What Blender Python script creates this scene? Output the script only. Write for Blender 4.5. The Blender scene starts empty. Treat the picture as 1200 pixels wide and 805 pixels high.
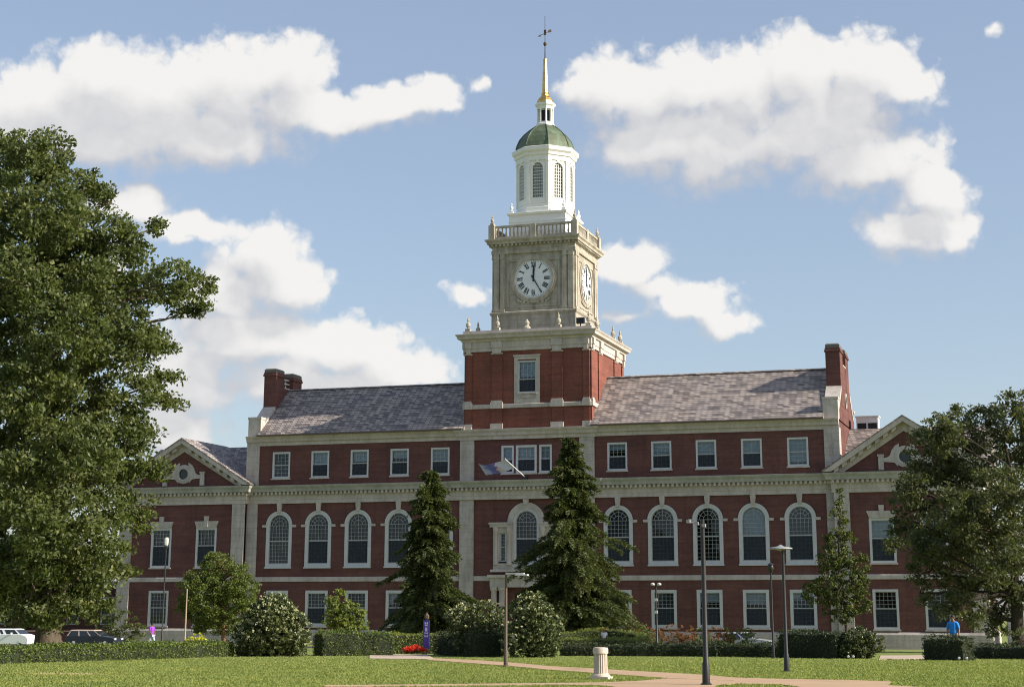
import bpy, bmesh, math, random
import numpy as np
from mathutils import Vector, Matrix
from mathutils.geometry import tessellate_polygon
R = math.radians
random.seed(11); rng = np.random.default_rng(11)
scene = bpy.context.scene
col = scene.collection

# ---------------------------------------------------------------- camera
YAW, PITCH, ROLL = .3124, .2351, .0019
cam = bpy.data.cameras.new('camera'); camo = bpy.data.objects.new('camera', cam); col.objects.link(camo)
cy_, sy_ = math.cos(YAW), math.sin(YAW)
fw = Vector((-sy_*math.cos(PITCH), cy_*math.cos(PITCH), math.sin(PITCH)))
rt = Vector((cy_, sy_, 0)); up = rt.cross(fw)
rr = math.cos(ROLL)*rt + math.sin(ROLL)*up; uu = -math.sin(ROLL)*rt + math.cos(ROLL)*up
camo.matrix_world = Matrix(((rr.x, uu.x, -fw.x, 46.92), (rr.y, uu.y, -fw.y, -150), (rr.z, uu.z, -fw.z, 1.65), (0, 0, 0, 1)))
cam.sensor_width = 36; cam.lens = 1990.19/1200*36; cam.shift_y = -163.4/1200
cam.clip_start = .5; cam.clip_end = 6000
scene.camera = camo

# ---------------------------------------------------------------- sky, sun, exposure
SUN_EL, SUN_FRONT = 29.0, .55          # degrees: height above horizon, how far in front of the facade plane
CLOUDS_W = None
world = bpy.data.worlds.new('World'); scene.world = world; world.use_nodes = True
try: scene.cycles.filter_width = 1.1
except Exception: pass
EXPOSURE = .62
SKY_VEIL, SKY_VEIL_COL = .38, (2.8, 3.2, 4.1, 1)
CLOUD_LOW, CLOUD_TOP = (.37, .375, .40, 1), (.60, .59, .575, 1)
BRICK1, BRICK2, BRICKM = (.160, .060, .050), (.112, .045, .040), (.13, .09, .08)
GRASS = ((.145, .185, .058), (.215, .25, .078), (.31, .285, .12))
CLOUDS_WEST = [(-35.05, 15.6, 2.14, 1.32), (-33.71, 16.26, 2.43, 1.59), (-31.99, 15.83, 2.57, 1.24), (-30.28, 15.66, 2.28, 1.1), (-31.78, 16.96, 2.44, 1.51), (-29.75, 16.68, 2.58, 1.65), (-27.59, 17.08, 2.45, 1.71), (-25.85, 17.72, 1.73, 1.43), (-25.52, 16.74, 1.58, 1.24), (-28.25, 15.48, 3.42, 1.26), (-31.67, 15.15, 3.42, 1.1), (-23.88, 16.37, 1.72, 0.82), (-22.25, 16.79, 1.72, 0.82), (-20.67, 17.16, 1.3, 0.77), (-19.05, 17.46, 0.86, 0.82, 0.55), (-26.36, 11.58, 1.68, 1.32), (-25.75, 10.74, 1.62, 1.16), (-27.59, 10.26, 1.68, 1.38), (-26.83, 8.87, 3.62, 1.38), (-23.67, 8.51, 2.78, 1.16), (-21.64, 7.83, 2.08, 0.66), (-28.88, 7.55, 2.22, 1.81), (-24.5, 7.36, 4.16, 0.99), (-30.99, 13.14, 1.98, 0.88, 0.1), (-28.97, 12.39, 1.83, 0.77, 0.12), (-30.45, 13.54, 1.13, 0.55, 0.1), (-19.41, 10.42, 1.17, 0.66, 0.4), (-29.21, 5.73, 1.93, 1.26), (-31.45, 11.38, 1.12, 1.65, 0.3)]
CLOUDS_EAST = [(-14.9, 17.45, 1.38, 1.26), (-13.41, 17.0, 2.01, 1.54), (-11.61, 17.24, 2.16, 1.51), (-9.84, 17.18, 2.01, 1.65), (-7.91, 17.52, 1.87, 1.65), (-5.73, 17.54, 2.08, 1.49), (-6.5, 16.46, 2.44, 1.32), (-4.37, 17.04, 1.21, 0.94), (-7.54, 15.81, 3.86, 1.81), (-11.07, 15.37, 3.56, 1.81), (-5.87, 14.59, 2.98, 1.26), (-13.14, 15.42, 2.28, 1.38), (-3.53, 13.49, 1.36, 1.1), (-4.29, 12.32, 1.86, 1.16), (-3.19, 12.21, 0.96, 0.82), (-13.94, 11.41, 1.63, 0.82), (-11.64, 10.09, 1.62, 0.71), (-10.71, 9.31, 1.23, 0.6, 0.1), (-12.93, 10.68, 1.68, 0.66, 0.3), (-13.96, 9.69, 1.67, 0.55, 0.5), (-1.25, 18.52, 0.99, 0.71, 0.72)]
BIG_TREE_LOBES = [(-10.29, -65.59, 27.62, 2.05), (-14.68, -64.44, 27.99, 2.2), (-12.54, -65.21, 28.85, 1.27), (-10.96, -62.73, 29.37, 0.98), (-9.12, -61.96, 26.93, 1.66), (-9.32, -66.73, 24.67, 2.54), (-12.34, -68.15, 24.06, 2.93), (-8.47, -59.97, 26.15, 0.68), (-6.82, -64.29, 22.87, 2.25), (-4.22, -63.66, 22.83, 1.27), (-6.16, -57.89, 24.81, 0.59), (-10.01, -63.55, 22.03, 2.83), (-15.15, -62.13, 22.08, 2.93), (-16.37, -65.55, 22.03, 2.44), (-5.87, -60.79, 20.73, 1.95), (-1.71, -63.56, 20.15, 1.37), (-2.12, -59.62, 20.74, 0.83), (-3.41, -58.07, 19.65, 0.98), (-8.16, -62.51, 19.67, 2.69), (-12.51, -62.08, 18.93, 2.93), (-16.06, -63.81, 18.15, 2.93), (-3.67, -64.92, 16.63, 2.05), (-4.94, -59.49, 17.08, 0.98), (-8.73, -62.12, 16.15, 2.69), (-10.7, -65.19, 14.81, 2.93), (-13.09, -68.24, 14.03, 2.93), (-5.02, -58.62, 14.91, 1.17), (-5.67, -62.13, 13.35, 2.25), (-10.06, -61.48, 12.71, 2.93), (-14.14, -61.45, 11.81, 2.93), (-3.54, -59.41, 13.94, 0.59), (-6.88, -58.75, 12.06, 1.27), (-3.97, -62.23, 9.67, 1.27), (-8.06, -60.14, 9.73, 2.25), (-9.77, -63.69, 8.52, 2.93), (-16.12, -61.61, 8.27, 2.93), (-6.07, -58.84, 7.36, 1.37), (-5.31, -65.17, 6.06, 2.34), (-8.83, -65.98, 5.04, 2.93), (-12.83, -66.59, 4.58, 2.93), (-7.81, -58.68, 4.13, 1.47), (-7.51, -63.03, 2.83, 1.95), (-11.44, -62.7, 3.32, 1.95), (-12.65, -65.83, 2.81, 1.95), (-6.5, -62.11, 1.79, 0.78), (-8.37, -63.73, 1.64, 0.88), (-7.54, -65.65, 1.13, 0.83), (-6.31, -65.26, 1.78, 0.78), (-8.64, -66.01, 1.5, 0.78), (-7.17, -65.54, 1.04, 0.44), (-6.86, -68.59, 23.08, 1.95), (-7.89, -69.97, 19.43, 2.2), (-5.0, -69.04, 16.56, 2.2), (-6.58, -69.55, 13.25, 2.2), (-4.72, -67.9, 10.09, 2.2), (-5.27, -69.12, 6.34, 2.2), (-7.61, -69.88, 8.61, 2.2), (-5.45, -66.03, 20.01, 1.76)]
RIGHT_TREE_LOBES = [(44.63, -51.85, 12.45, 1.39), (42.87, -50.94, 11.89, 1.21), (41.45, -51.4, 11.03, 1.11), (44.97, -48.25, 10.01, 2.23), (42.45, -50.46, 9.18, 1.95), (40.06, -49.68, 9.05, 1.58), (38.73, -50.57, 7.59, 1.3), (38.13, -49.91, 6.2, 0.84), (40.46, -51.17, 6.02, 1.95), (42.86, -53.6, 5.98, 2.04), (45.19, -48.45, 6.18, 2.32), (39.4, -49.67, 3.93, 1.21), (41.58, -49.34, 3.36, 1.58), (43.9, -50.71, 3.1, 1.67), (46.5, -48.96, 11.83, 2.32), (40.88, -53.94, 2.18, 0.74), (42.65, -49.46, 1.88, 0.65), (45.92, -50.03, 3.34, 1.86), (39.47, -53.93, 5.1, 1.02), (40.91, -54.86, 11.18, 1.11), (41.19, -49.79, 12.3, 0.84), (39.34, -49.53, 11.02, 0.93), (40.88, -54.71, 10.87, 1.02), (39.41, -50.7, 9.66, 1.11), (38.9, -53.32, 8.12, 0.93), (40.53, -54.44, 1.69, 0.7), (41.76, -53.13, 1.42, 0.79), (42.92, -49.76, 0.96, 0.7), (38.74, -50.46, 2.66, 0.6), (37.99, -55.93, 5.04, 0.6), (43.88, -54.3, 7.73, 1.86), (41.65, -55.02, 6.83, 1.58), (43.22, -54.51, 4.16, 1.58)]
SMALL_TREE_LOBES = [(-8.23, -46.72, 3.25, 1.18), (-5.12, -46.92, 3.02, 1.24), (-7.09, -46.14, 4.47, 1.07), (-6.86, -46.87, 2.37, 1.69), (-5.41, -45.25, 1.72, 0.84), (-9.07, -46.22, 1.93, 0.84), (-6.32, -46.33, 0.95, 1.01), (-8.17, -45.9, 0.83, 0.79), (-5.51, -46.49, 4.13, 0.67)]
HOLLY_LOBES = [(30.82, -20.69, 9.71, 0.44), (30.83, -20.68, 8.59, 0.75), (30.95, -20.65, 6.97, 1.06), (30.28, -20.86, 5.42, 1.25), (31.47, -20.48, 5.12, 1.25), (30.63, -20.75, 3.58, 1.75), (31.72, -20.4, 2.66, 1.06), (29.23, -21.2, 2.84, 1.19), (30.56, -20.77, 1.93, 1.25), (28.41, -21.47, 3.27, 0.56), (32.13, -20.26, 3.89, 0.56), (32.17, -20.25, 1.93, 0.5), (30.16, -20.9, 6.84, 0.56), (30.85, -20.68, 10.4, 0.25)]
BUSH1 = [(13.21, -79.97, 0.93, 1.24), (12.58, -80.17, 0.57, 0.9), (14.01, -79.71, 0.75, 0.9), (13.26, -79.95, 1.55, 0.83), (14.23, -79.64, 0.32, 0.6), (12.31, -80.26, 0.2, 0.53)]
BUSH2 = [(6.93, -57.83, 1.62, 0.73), (6.45, -57.98, 2.1, 0.44), (7.73, -57.57, 1.25, 0.44), (6.81, -57.87, 2.53, 0.29), (7.23, -57.73, 0.77, 0.73), (7.9, -57.52, 1.72, 0.29), (7.38, -57.68, 2.1, 0.29), (6.38, -58.01, 1.24, 0.44), (8.11, -57.45, 0.87, 0.34)]
BUSH3 = [(20.99, -76.41, 1.23, 0.69), (21.89, -76.12, 1.2, 0.84), (21.39, -76.28, 0.46, 0.91), (22.44, -75.94, 0.46, 0.76), (20.52, -76.56, 1.42, 0.34)]
BUSH4 = [(24.37, -77.42, 1.43, 0.97), (24.72, -77.3, 0.78, 0.97), (24.02, -77.53, 0.49, 0.89), (25.0, -77.21, 0.35, 0.59), (24.3, -77.44, 1.94, 0.45)]
BUSH5 = [(38.09, -75.09, 0.48, 0.54), (38.67, -74.9, 0.41, 0.47), (38.31, -75.02, 0.06, 0.43), (37.77, -75.19, 0.13, 0.43)]
PATH_DIAGONAL = [(21.69, -82.46), (25.05, -86.42), (27.74, -90.53), (30.38, -95.09), (32.8, -97.66), (34.0, -99.17), (36.04, -101.38), (37.0, -102.47), (38.35, -104.63), (38.77, -106.83), (36.94, -105.9), (35.13, -103.62), (33.63, -101.67), (31.6, -99.13), (29.42, -95.72), (27.24, -92.8), (22.93, -86.34)]
PATH_MAIN = [(36.87, -105.6), (38.08, -104.4), (39.32, -105.08), (41.52, -105.45), (42.52, -105.99), (42.66, -108.43), (45.78, -111.38), (46.01, -120.16), (35.38, -123.97), (30.49, -113.01), (32.52, -111.76), (34.85, -109.93), (35.91, -109.21), (36.6, -107.9)]
LAWN_TRI1 = [(30.89, -113.91), (35.18, -111.01), (36.33, -110.75), (37.0, -111.61), (37.35, -114.53), (32.03, -116.46)]
LAWN_TRI2 = [(38.9, -109.87), (39.17, -108.75), (40.25, -108.83), (40.98, -110.38), (40.7, -113.29), (39.68, -113.61)]
APRON = [(15.3, -73.69), (17.72, -72.53), (21.76, -82.44), (22.63, -84.98), (19.78, -84.49)]
WALK_R = [(38.15, -66.8), (40.85, -63.38), (41.35, -74.65), (39.13, -76.83)]
SOIL = [(20.66, -109.64), (19.29, -107.33), (19.46, -106.08), (20.45, -106.25), (21.45, -107.77), (21.49, -109.32)]
nt = world.node_tree; nt.nodes.clear()
def N(t, kind, **kw):
    n = t.nodes.new(kind)
    for k, v in kw.items(): setattr(n, k, v)
    return n
def setin(n, i, v): n.inputs[i].default_value = v
def math_node(t, op, a, b=None, clamp=False):
    n = N(t, 'ShaderNodeMath', operation=op, use_clamp=clamp)
    for i, v in enumerate((a, b)):
        if v is None: continue
        if isinstance(v, (int, float)): n.inputs[i].default_value = v
        else: t.links.new(v, n.inputs[i])
    return n.outputs[0]
def cloud_group(name, blobs, plain=False):
    g = bpy.data.node_groups.new(name, 'ShaderNodeTree')
    g.interface.new_socket('P', in_out='INPUT', socket_type='NodeSocketVector')
    g.interface.new_socket('D', in_out='OUTPUT', socket_type='NodeSocketFloat'); g.interface.new_socket('S', in_out='OUTPUT', socket_type='NodeSocketFloat')
    gi = N(g, 'NodeGroupInput'); go = N(g, 'NodeGroupOutput')
    def noise(scale, detail, rough, src):
        n = N(g, 'ShaderNodeTexNoise'); n.noise_dimensions = '2D'
        setin(n, 'Scale', scale); setin(n, 'Detail', detail); setin(n, 'Roughness', rough)
        g.links.new(src, n.inputs['Vector']); return n
    def warp(src, n, amp):
        a = N(g, 'ShaderNodeVectorMath', operation='SUBTRACT'); g.links.new(n.outputs['Color'], a.inputs[0]); a.inputs[1].default_value = (.5, .5, .5)
        m = N(g, 'ShaderNodeVectorMath', operation='MULTIPLY_ADD'); g.links.new(a.outputs[0], m.inputs[0]); m.inputs[1].default_value = (amp, amp*.8, 0)
        g.links.new(src, m.inputs[2]); return m.outputs[0]
    p = gi.outputs[0]
    w = warp(p, noise(.5, 3, .55, p), 1.1)
    cur = None
    for (u, v, a, b, *thin) in blobs:
        s = N(g, 'ShaderNodeVectorMath', operation='SUBTRACT'); g.links.new(w, s.inputs[0]); s.inputs[1].default_value = (u, v, 0)
        m = N(g, 'ShaderNodeVectorMath', operation='MULTIPLY'); g.links.new(s.outputs[0], m.inputs[0]); m.inputs[1].default_value = (1/a, 1/b, 0)
        l = N(g, 'ShaderNodeVectorMath', operation='LENGTH'); g.links.new(m.outputs[0], l.inputs[0])
        lv = math_node(g, 'ADD', l.outputs['Value'], thin[0]) if thin else l.outputs['Value']
        if cur is None: cur = lv
        else:
            k = N(g, 'ShaderNodeMath', operation='SMOOTH_MIN'); g.links.new(cur, k.inputs[0]); g.links.new(lv, k.inputs[1]); k.inputs[2].default_value = .32
            cur = k.outputs[0]
    d = math_node(g, 'SUBTRACT', 1.0, cur)
    if plain:
        g.links.new(math_node(g, 'MINIMUM', d, .6), go.inputs[1]); return g
    f = noise(1.1, 6, .6, w)
    vo = N(g, 'ShaderNodeTexVoronoi'); vo.voronoi_dimensions = '2D'; vo.feature = 'F1'; setin(vo, 'Scale', 1.15); setin(vo, 'Detail', 1.6); setin(vo, 'Roughness', .5)
    w2 = warp(p, noise(1.9, 2, .6, p), .45); g.links.new(w2, vo.inputs['Vector'])
    bil = math_node(g, 'MULTIPLY', math_node(g, 'SUBTRACT', .42, vo.outputs['Distance']), .4)
    f2 = math_node(g, 'ADD', math_node(g, 'ADD', math_node(g, 'MULTIPLY', math_node(g, 'SUBTRACT', f.outputs['Fac'], .5), .5), bil), .27)
    g.links.new(math_node(g, 'ADD', d, f2), go.inputs[0])
    g.links.new(math_node(g, 'ADD', math_node(g, 'MINIMUM', d, .6), math_node(g, 'MULTIPLY', f2, .24)), go.inputs[1])
    return g
tc = N(nt, 'ShaderNodeTexCoord'); sx = N(nt, 'ShaderNodeSeparateXYZ'); nt.links.new(tc.outputs['Generated'], sx.inputs[0])
azi = math_node(nt, 'MULTIPLY', math_node(nt, 'ARCTAN2', sx.outputs[0], sx.outputs[1]), 180/math.pi)
ele = math_node(nt, 'MULTIPLY', math_node(nt, 'ARCSINE', sx.outputs[2]), 180/math.pi)
P_ = N(nt, 'ShaderNodeCombineXYZ'); nt.links.new(azi, P_.inputs[0]); nt.links.new(ele, P_.inputs[1])
sky = N(nt, 'ShaderNodeTexSky', sky_type='NISHITA'); sky.sun_disc = False
sky.sun_elevation = R(SUN_EL); sky.sun_rotation = R(90+SUN_FRONT)
sky.air_density = 1.0; sky.dust_density = 1.2; sky.ozone_density = 1.0
bg = N(nt, 'ShaderNodeBackground'); SKY_STRENGTH = .107; bg.inputs['Strength'].default_value = SKY_STRENGTH
hz = N(nt, 'ShaderNodeMix', data_type='RGBA'); hz.blend_type = 'MIX'; hz.inputs['Factor'].default_value = SKY_VEIL
hz.inputs['B'].default_value = SKY_VEIL_COL
nt.links.new(sky.outputs[0], hz.inputs['A']); nt.links.new(hz.outputs['Result'], bg.inputs['Color'])
def cloud_shader(name, blobs):
    g = cloud_group(name, blobs)
    a = N(nt, 'ShaderNodeGroup'); a.node_tree = g; nt.links.new(P_.outputs[0], a.inputs[0])
    off = N(nt, 'ShaderNodeVectorMath', operation='ADD'); nt.links.new(P_.outputs[0], off.inputs[0]); off.inputs[1].default_value = (.45, 1.15, 0)
    b = N(nt, 'ShaderNodeGroup'); b.node_tree = cloud_group(name+'_towards_sun', blobs, True); nt.links.new(off.outputs[0], b.inputs[0])
    # cover
    c = N(nt, 'ShaderNodeMapRange', interpolation_type='SMOOTHSTEP'); nt.links.new(a.outputs[0], c.inputs[0])
    setin(c, 1, .02); setin(c, 3, 0); setin(c, 4, .97)
    # light: how much cloud lies between this spot and the sun
    diff = math_node(nt, 'SUBTRACT', a.outputs[1], b.outputs[1])
    l = N(nt, 'ShaderNodeMapRange', interpolation_type='SMOOTHSTEP'); nt.links.new(diff, l.inputs[0])
    setin(l, 1, -.34); setin(l, 2, .52)
    wd = N(nt, 'ShaderNodeMapRange'); nt.links.new(l.outputs[0], wd.inputs[0]); setin(wd, 3, .85); setin(wd, 4, .45); nt.links.new(wd.outputs[0], c.inputs[2])
    cr = N(nt, 'ShaderNodeMix', data_type='RGBA'); nt.links.new(l.outputs[0], cr.inputs['Factor'])
    cr.inputs['A'].default_value = CLOUD_LOW; cr.inputs['B'].default_value = CLOUD_TOP
    e = N(nt, 'ShaderNodeBackground'); nt.links.new(cr.outputs['Result'], e.inputs['Color']); e.inputs['Strength'].default_value = 1.0
    ms = N(nt, 'ShaderNodeMixShader'); nt.links.new(c.outputs[0], ms.inputs[0]); nt.links.new(bg.outputs[0], ms.inputs[1]); nt.links.new(e.outputs[0], ms.inputs[2])
    return ms.outputs[0]
cw = cloud_shader('clouds_west', CLOUDS_WEST); ce = cloud_shader('clouds_east', CLOUDS_EAST)
sel = N(nt, 'ShaderNodeMixShader'); nt.links.new(math_node(nt, 'GREATER_THAN', azi, -18.0), sel.inputs[0])
nt.links.new(cw, sel.inputs[1]); nt.links.new(ce, sel.inputs[2])
inside = math_node(nt, 'MULTIPLY', math_node(nt, 'MULTIPLY', math_node(nt, 'GREATER_THAN', azi, -42), math_node(nt, 'LESS_THAN', azi, 6)),
                   math_node(nt, 'MULTIPLY', math_node(nt, 'GREATER_THAN', ele, 1), math_node(nt, 'LESS_THAN', ele, 24)))
fin = N(nt, 'ShaderNodeMixShader'); nt.links.new(inside, fin.inputs[0]); nt.links.new(bg.outputs[0], fin.inputs[1]); nt.links.new(sel.outputs[0], fin.inputs[2])
wo = N(nt, 'ShaderNodeOutputWorld'); nt.links.new(fin.outputs[0], wo.inputs[0])
try:
    world.cycles.sampling_method = 'MANUAL'; world.cycles.sample_map_resolution = 256
except Exception: pass

sl = bpy.data.lights.new('sun', 'SUN'); sl.energy = 5.0; sl.angle = R(.53); sl.color = (1, .92, .79)
so = bpy.data.objects.new('sun', sl); col.objects.link(so)
sun_dir = Vector((math.cos(R(SUN_EL))*math.cos(R(SUN_FRONT)), -math.cos(R(SUN_EL))*math.sin(R(SUN_FRONT)), math.sin(R(SUN_EL))))
so.rotation_euler = sun_dir.to_track_quat('Z', 'Y').to_euler(); so.location = (60, -20, 60)
vs = scene.view_settings; vs.view_transform = 'Standard'; vs.look = 'None'; vs.gamma = 1; vs.use_curve_mapping = False; vs.exposure = EXPOSURE
scene.render.resolution_x = 1024; scene.render.resolution_y = 686

# ---------------------------------------------------------------- terrain height: level lawn that dips gently towards the building
T_ = [0, 35, 45, 60, 75, 100, 120, 140, 1e5]; Z_ = [0, 0, -.03, -.12, -.28, -.55, -.85, -1.4, -1.4]
def gz(x, y):
    t = (np.asarray(x)-46.92)*(-.3074)+(np.asarray(y)+150)*.9516
    return np.interp(t, T_, Z_)
# ---------------------------------------------------------------- materials
def srgb(r, g, b):
    f = lambda c: (c/255/12.92 if c/255 <= .04045 else ((c/255+.055)/1.055)**2.4)
    return (f(r), f(g), f(b), 1)
def mat(name, base, rough=.8, metal=0, spec=.4):
    m = bpy.data.materials.new(name); m.use_nodes = True
    b = m.node_tree.nodes['Principled BSDF']
    b.inputs['Base Color'].default_value = (*base[:3], 1); b.inputs['Roughness'].default_value = rough
    b.inputs['Metallic'].default_value = metal; b.inputs['Specular IOR Level'].default_value = spec
    return m, m.node_tree, b
def coords(t, kind='Object'):
    return N(t, 'ShaderNodeTexCoord').outputs[kind]
def geo_pos(t): return N(t, 'ShaderNodeNewGeometry').outputs['Position']
def noise_tex(t, scale, detail=4, rough=.55, vec=None, stretch=None):
    n = N(t, 'ShaderNodeTexNoise'); setin(n, 'Scale', scale); setin(n, 'Detail', detail); setin(n, 'Roughness', rough)
    v = vec if vec is not None else geo_pos(t)
    if stretch:
        m = N(t, 'ShaderNodeVectorMath', operation='MULTIPLY'); t.links.new(v, m.inputs[0]); m.inputs[1].default_value = stretch; v = m.outputs[0]
    t.links.new(v, n.inputs['Vector']); return n.outputs['Fac']
def ramp(t, fac, stops):
    r = N(t, 'ShaderNodeValToRGB'); cr = r.color_ramp
    while len(cr.elements) < len(stops): cr.elements.new(.5)
    for e, (p, c) in zip(cr.elements, stops): e.position = p; e.color = (*c[:3], 1)
    t.links.new(fac, r.inputs[0]); return r.outputs[0]
def mixc(t, fac, a, b, blend='MIX'):
    m = N(t, 'ShaderNodeMix', data_type='RGBA', blend_type=blend)
    for s, v in (('Factor', fac), ('A', a), ('B', b)):
        if isinstance(v, (int, float)): m.inputs[s].default_value = v
        elif isinstance(v, tuple): m.inputs[s].default_value = (*v[:3], 1)
        else: t.links.new(v, m.inputs[s])
    return m.outputs['Result']
def bump(t, b, h, strength=.3, dist=.02):
    n = N(t, 'ShaderNodeBump'); n.inputs['Strength'].default_value = strength; n.inputs['Distance'].default_value = dist
    t.links.new(h, n.inputs['Height']); t.links.new(n.outputs[0], b.inputs['Normal'])
def wall_vec(t, sz=1.0):            # (x+y, z): runs along walls of either direction
    s = N(t, 'ShaderNodeSeparateXYZ'); t.links.new(geo_pos(t), s.inputs[0])
    c = N(t, 'ShaderNodeCombineXYZ'); t.links.new(math_node(t, 'ADD', s.outputs[0], s.outputs[1]), c.inputs[0])
    t.links.new(math_node(t, 'MULTIPLY', s.outputs[2], sz), c.inputs[1]); return c.outputs[0]
def brick_mat(name, c1, c2, mortar):
    m, t, b = mat(name, c1, .9, spec=.2)
    v = wall_vec(t)
    bt = N(t, 'ShaderNodeTexBrick'); t.links.new(v, bt.inputs['Vector'])
    bt.inputs['Color1'].default_value = (*c1, 1); bt.inputs['Color2'].default_value = (*c2, 1); bt.inputs['Mortar'].default_value = (*mortar, 1)
    setin(bt, 'Scale', 1); setin(bt, 'Mortar Size', .009); setin(bt, 'Brick Width', .22); setin(bt, 'Row Height', .076); setin(bt, 'Bias', -.1)
    n = noise_tex(t, .35, 5, .65); n2 = noise_tex(t, 1.0, 3, .6, stretch=(.25, .25, 3.5))
    c = mixc(t, 1.0, bt.outputs['Color'], ramp(t, n, [(.3, (.74, .75, .79)), (.7, (1.16, 1.14, 1.12))]), 'MULTIPLY')
    c = mixc(t, 1.0, c, ramp(t, n2, [(.3, (.80, .81, .84)), (.7, (1.14, 1.12, 1.1))]), 'MULTIPLY')
    n3 = noise_tex(t, 1.1, 4, .6, stretch=(1.6, 1.6, .12)); c = mixc(t, ramp(t, n3, [(.52, (0, 0, 0)), (.75, (.45, .45, .45))]), c, tuple(k*.45 for k in c1))
    t.links.new(c, b.inputs['Base Color']); bump(t, b, bt.outputs['Fac'], -.25, .01)
    return m
def stone_mat(name, c, stain, amount=.5, streak=.5, joint=True):
    m, t, b = mat(name, c, .85, spec=.25)
    n = noise_tex(t, .8, 7, .7); n2 = noise_tex(t, 1.3, 4, .6, stretch=(2.2, 2.2, .22)); n3 = noise_tex(t, 9, 3, .6)
    f = ramp(t, n, [(.42, (0, 0, 0)), (.72, (amount,)*3)]); f2 = ramp(t, n2, [(.45, (0, 0, 0)), (.75, (streak,)*3)])
    k = mixc(t, f, c, stain); k = mixc(t, f2, k, stain)
    k = mixc(t, 1.0, k, ramp(t, n3, [(.3, (.9, .9, .9)), (.7, (1.06, 1.06, 1.06))]), 'MULTIPLY')
    if joint:
        bt = N(t, 'ShaderNodeTexBrick'); t.links.new(wall_vec(t), bt.inputs['Vector'])
        setin(bt, 'Scale', 1); setin(bt, 'Mortar Size', .014); setin(bt, 'Brick Width', 1.35); setin(bt, 'Row Height', .62)
        bt.inputs['Color1'].default_value = (1, 1, 1, 1); bt.inputs['Color2'].default_value = (.88, .88, .87, 1); bt.inputs['Mortar'].default_value = (.55, .53, .5, 1)
        k = mixc(t, .8, k, bt.outputs['Color'], 'MULTIPLY')
    t.links.new(k, b.inputs['Base Color']); bump(t, b, n3, .25, .02)
    return m
M = {}
M['brick'] = brick_mat('red_brick', BRICK1, BRICK2, BRICKM)
M['brick_tower'] = brick_mat('tower_brick', (.25, .078, .05), (.19, .058, .04), BRICKM)
M['stone'] = stone_mat('limestone', (.52, .465, .43), (.24, .22, .19), .6, .5)
M['stone_green'] = stone_mat('stained_cornice_stone', (.40, .385, .35), (.22, .235, .19), .8, .6, joint=False)
M['stone_plain'] = stone_mat('limestone_moulding', (.53, .475, .435), (.27, .245, .20), .6, .5, joint=False)
M['clock_stone'] = stone_mat('tower_limestone', (.44, .40, .335), (.22, .19, .15), .8, .8)
M['clock_stone_plain'] = stone_mat('tower_limestone_moulding', (.47, .43, .36), (.22, .19, .15), .8, .8, joint=False)
def paint(name, c, rough=.45, dirt=.12):
    m, t, b = mat(name, c, rough)
    n = noise_tex(t, 1.6, 5, .65); k = mixc(t, 1.0, c, ramp(t, n, [(.3, (1-dirt,)*3), (.7, (1.03,)*3)]), 'MULTIPLY')
    t.links.new(k, b.inputs['Base Color']); return m
M['white'] = paint('white_paint', (.72, .72, .70)); M['belfry_white'] = paint('belfry_white_paint', (.82, .81, .77), .5, .08)
M['frame'] = paint('window_frame_paint', (.54, .545, .555)); M['muntin'] = paint('muntin_paint', (.38, .385, .39))
M['dark_metal'] = paint('dark_metal_paint', (.018, .017, .017), .4); M['bronze'] = paint('bronze_metal', (.10, .07, .045), .5)
M['lead'] = paint('grey_metal', (.28, .29, .30), .5); M['pale_metal'] = paint('pale_metal', (.62, .62, .6), .4)
M['black'] = paint('black_paint', (.012, .012, .014), .4)
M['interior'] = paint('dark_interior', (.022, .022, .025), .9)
M['blind'] = paint('pale_blind', (.74, .76, .78), .8); M['curtain'] = paint('grey_curtain', (.10, .115, .13), .9)
def glass_mat():
    m = bpy.data.materials.new('window_glass'); m.use_nodes = True; t = m.node_tree; t.nodes.clear()
    tr = N(t, 'ShaderNodeBsdfTransparent'); tr.inputs[0].default_value = (.74, .79, .82, 1)
    gl = N(t, 'ShaderNodeBsdfGlossy'); gl.inputs['Roughness'].default_value = .04; gl.inputs[0].default_value = (.85, .92, 1, 1)
    fr = N(t, 'ShaderNodeFresnel'); fr.inputs[0].default_value = 1.6
    bn = N(t, 'ShaderNodeBump'); bn.inputs['Strength'].default_value = .08; bn.inputs['Distance'].default_value = .05
    t.links.new(noise_tex(t, 1.2, 2), bn.inputs['Height']); t.links.new(bn.outputs[0], gl.inputs['Normal']); 
    mx = N(t, 'ShaderNodeMixShader'); t.links.new(math_node(t, 'MULTIPLY', fr.outputs[0], .6, True), mx.inputs[0]); t.links.new(tr.outputs[0], mx.inputs[1]); t.links.new(gl.outputs[0], mx.inputs[2])
    o = N(t, 'ShaderNodeOutputMaterial'); t.links.new(mx.outputs[0], o.inputs[0]); return m
M['glass'] = glass_mat()
def screen_mat():
    m = bpy.data.materials.new('insect_screen_mesh'); m.use_nodes = True; t = m.node_tree; t.nodes.clear()
    tr = N(t, 'ShaderNodeBsdfTransparent'); d = N(t, 'ShaderNodeBsdfDiffuse'); d.inputs[0].default_value = (.042, .050, .062, 1)
    mx = N(t, 'ShaderNodeMixShader'); mx.inputs[0].default_value = .72; t.links.new(tr.outputs[0], mx.inputs[1]); t.links.new(d.outputs[0], mx.inputs[2])
    o = N(t, 'ShaderNodeOutputMaterial'); t.links.new(mx.outputs[0], o.inputs[0]); return m
M['screen'] = screen_mat()
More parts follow.
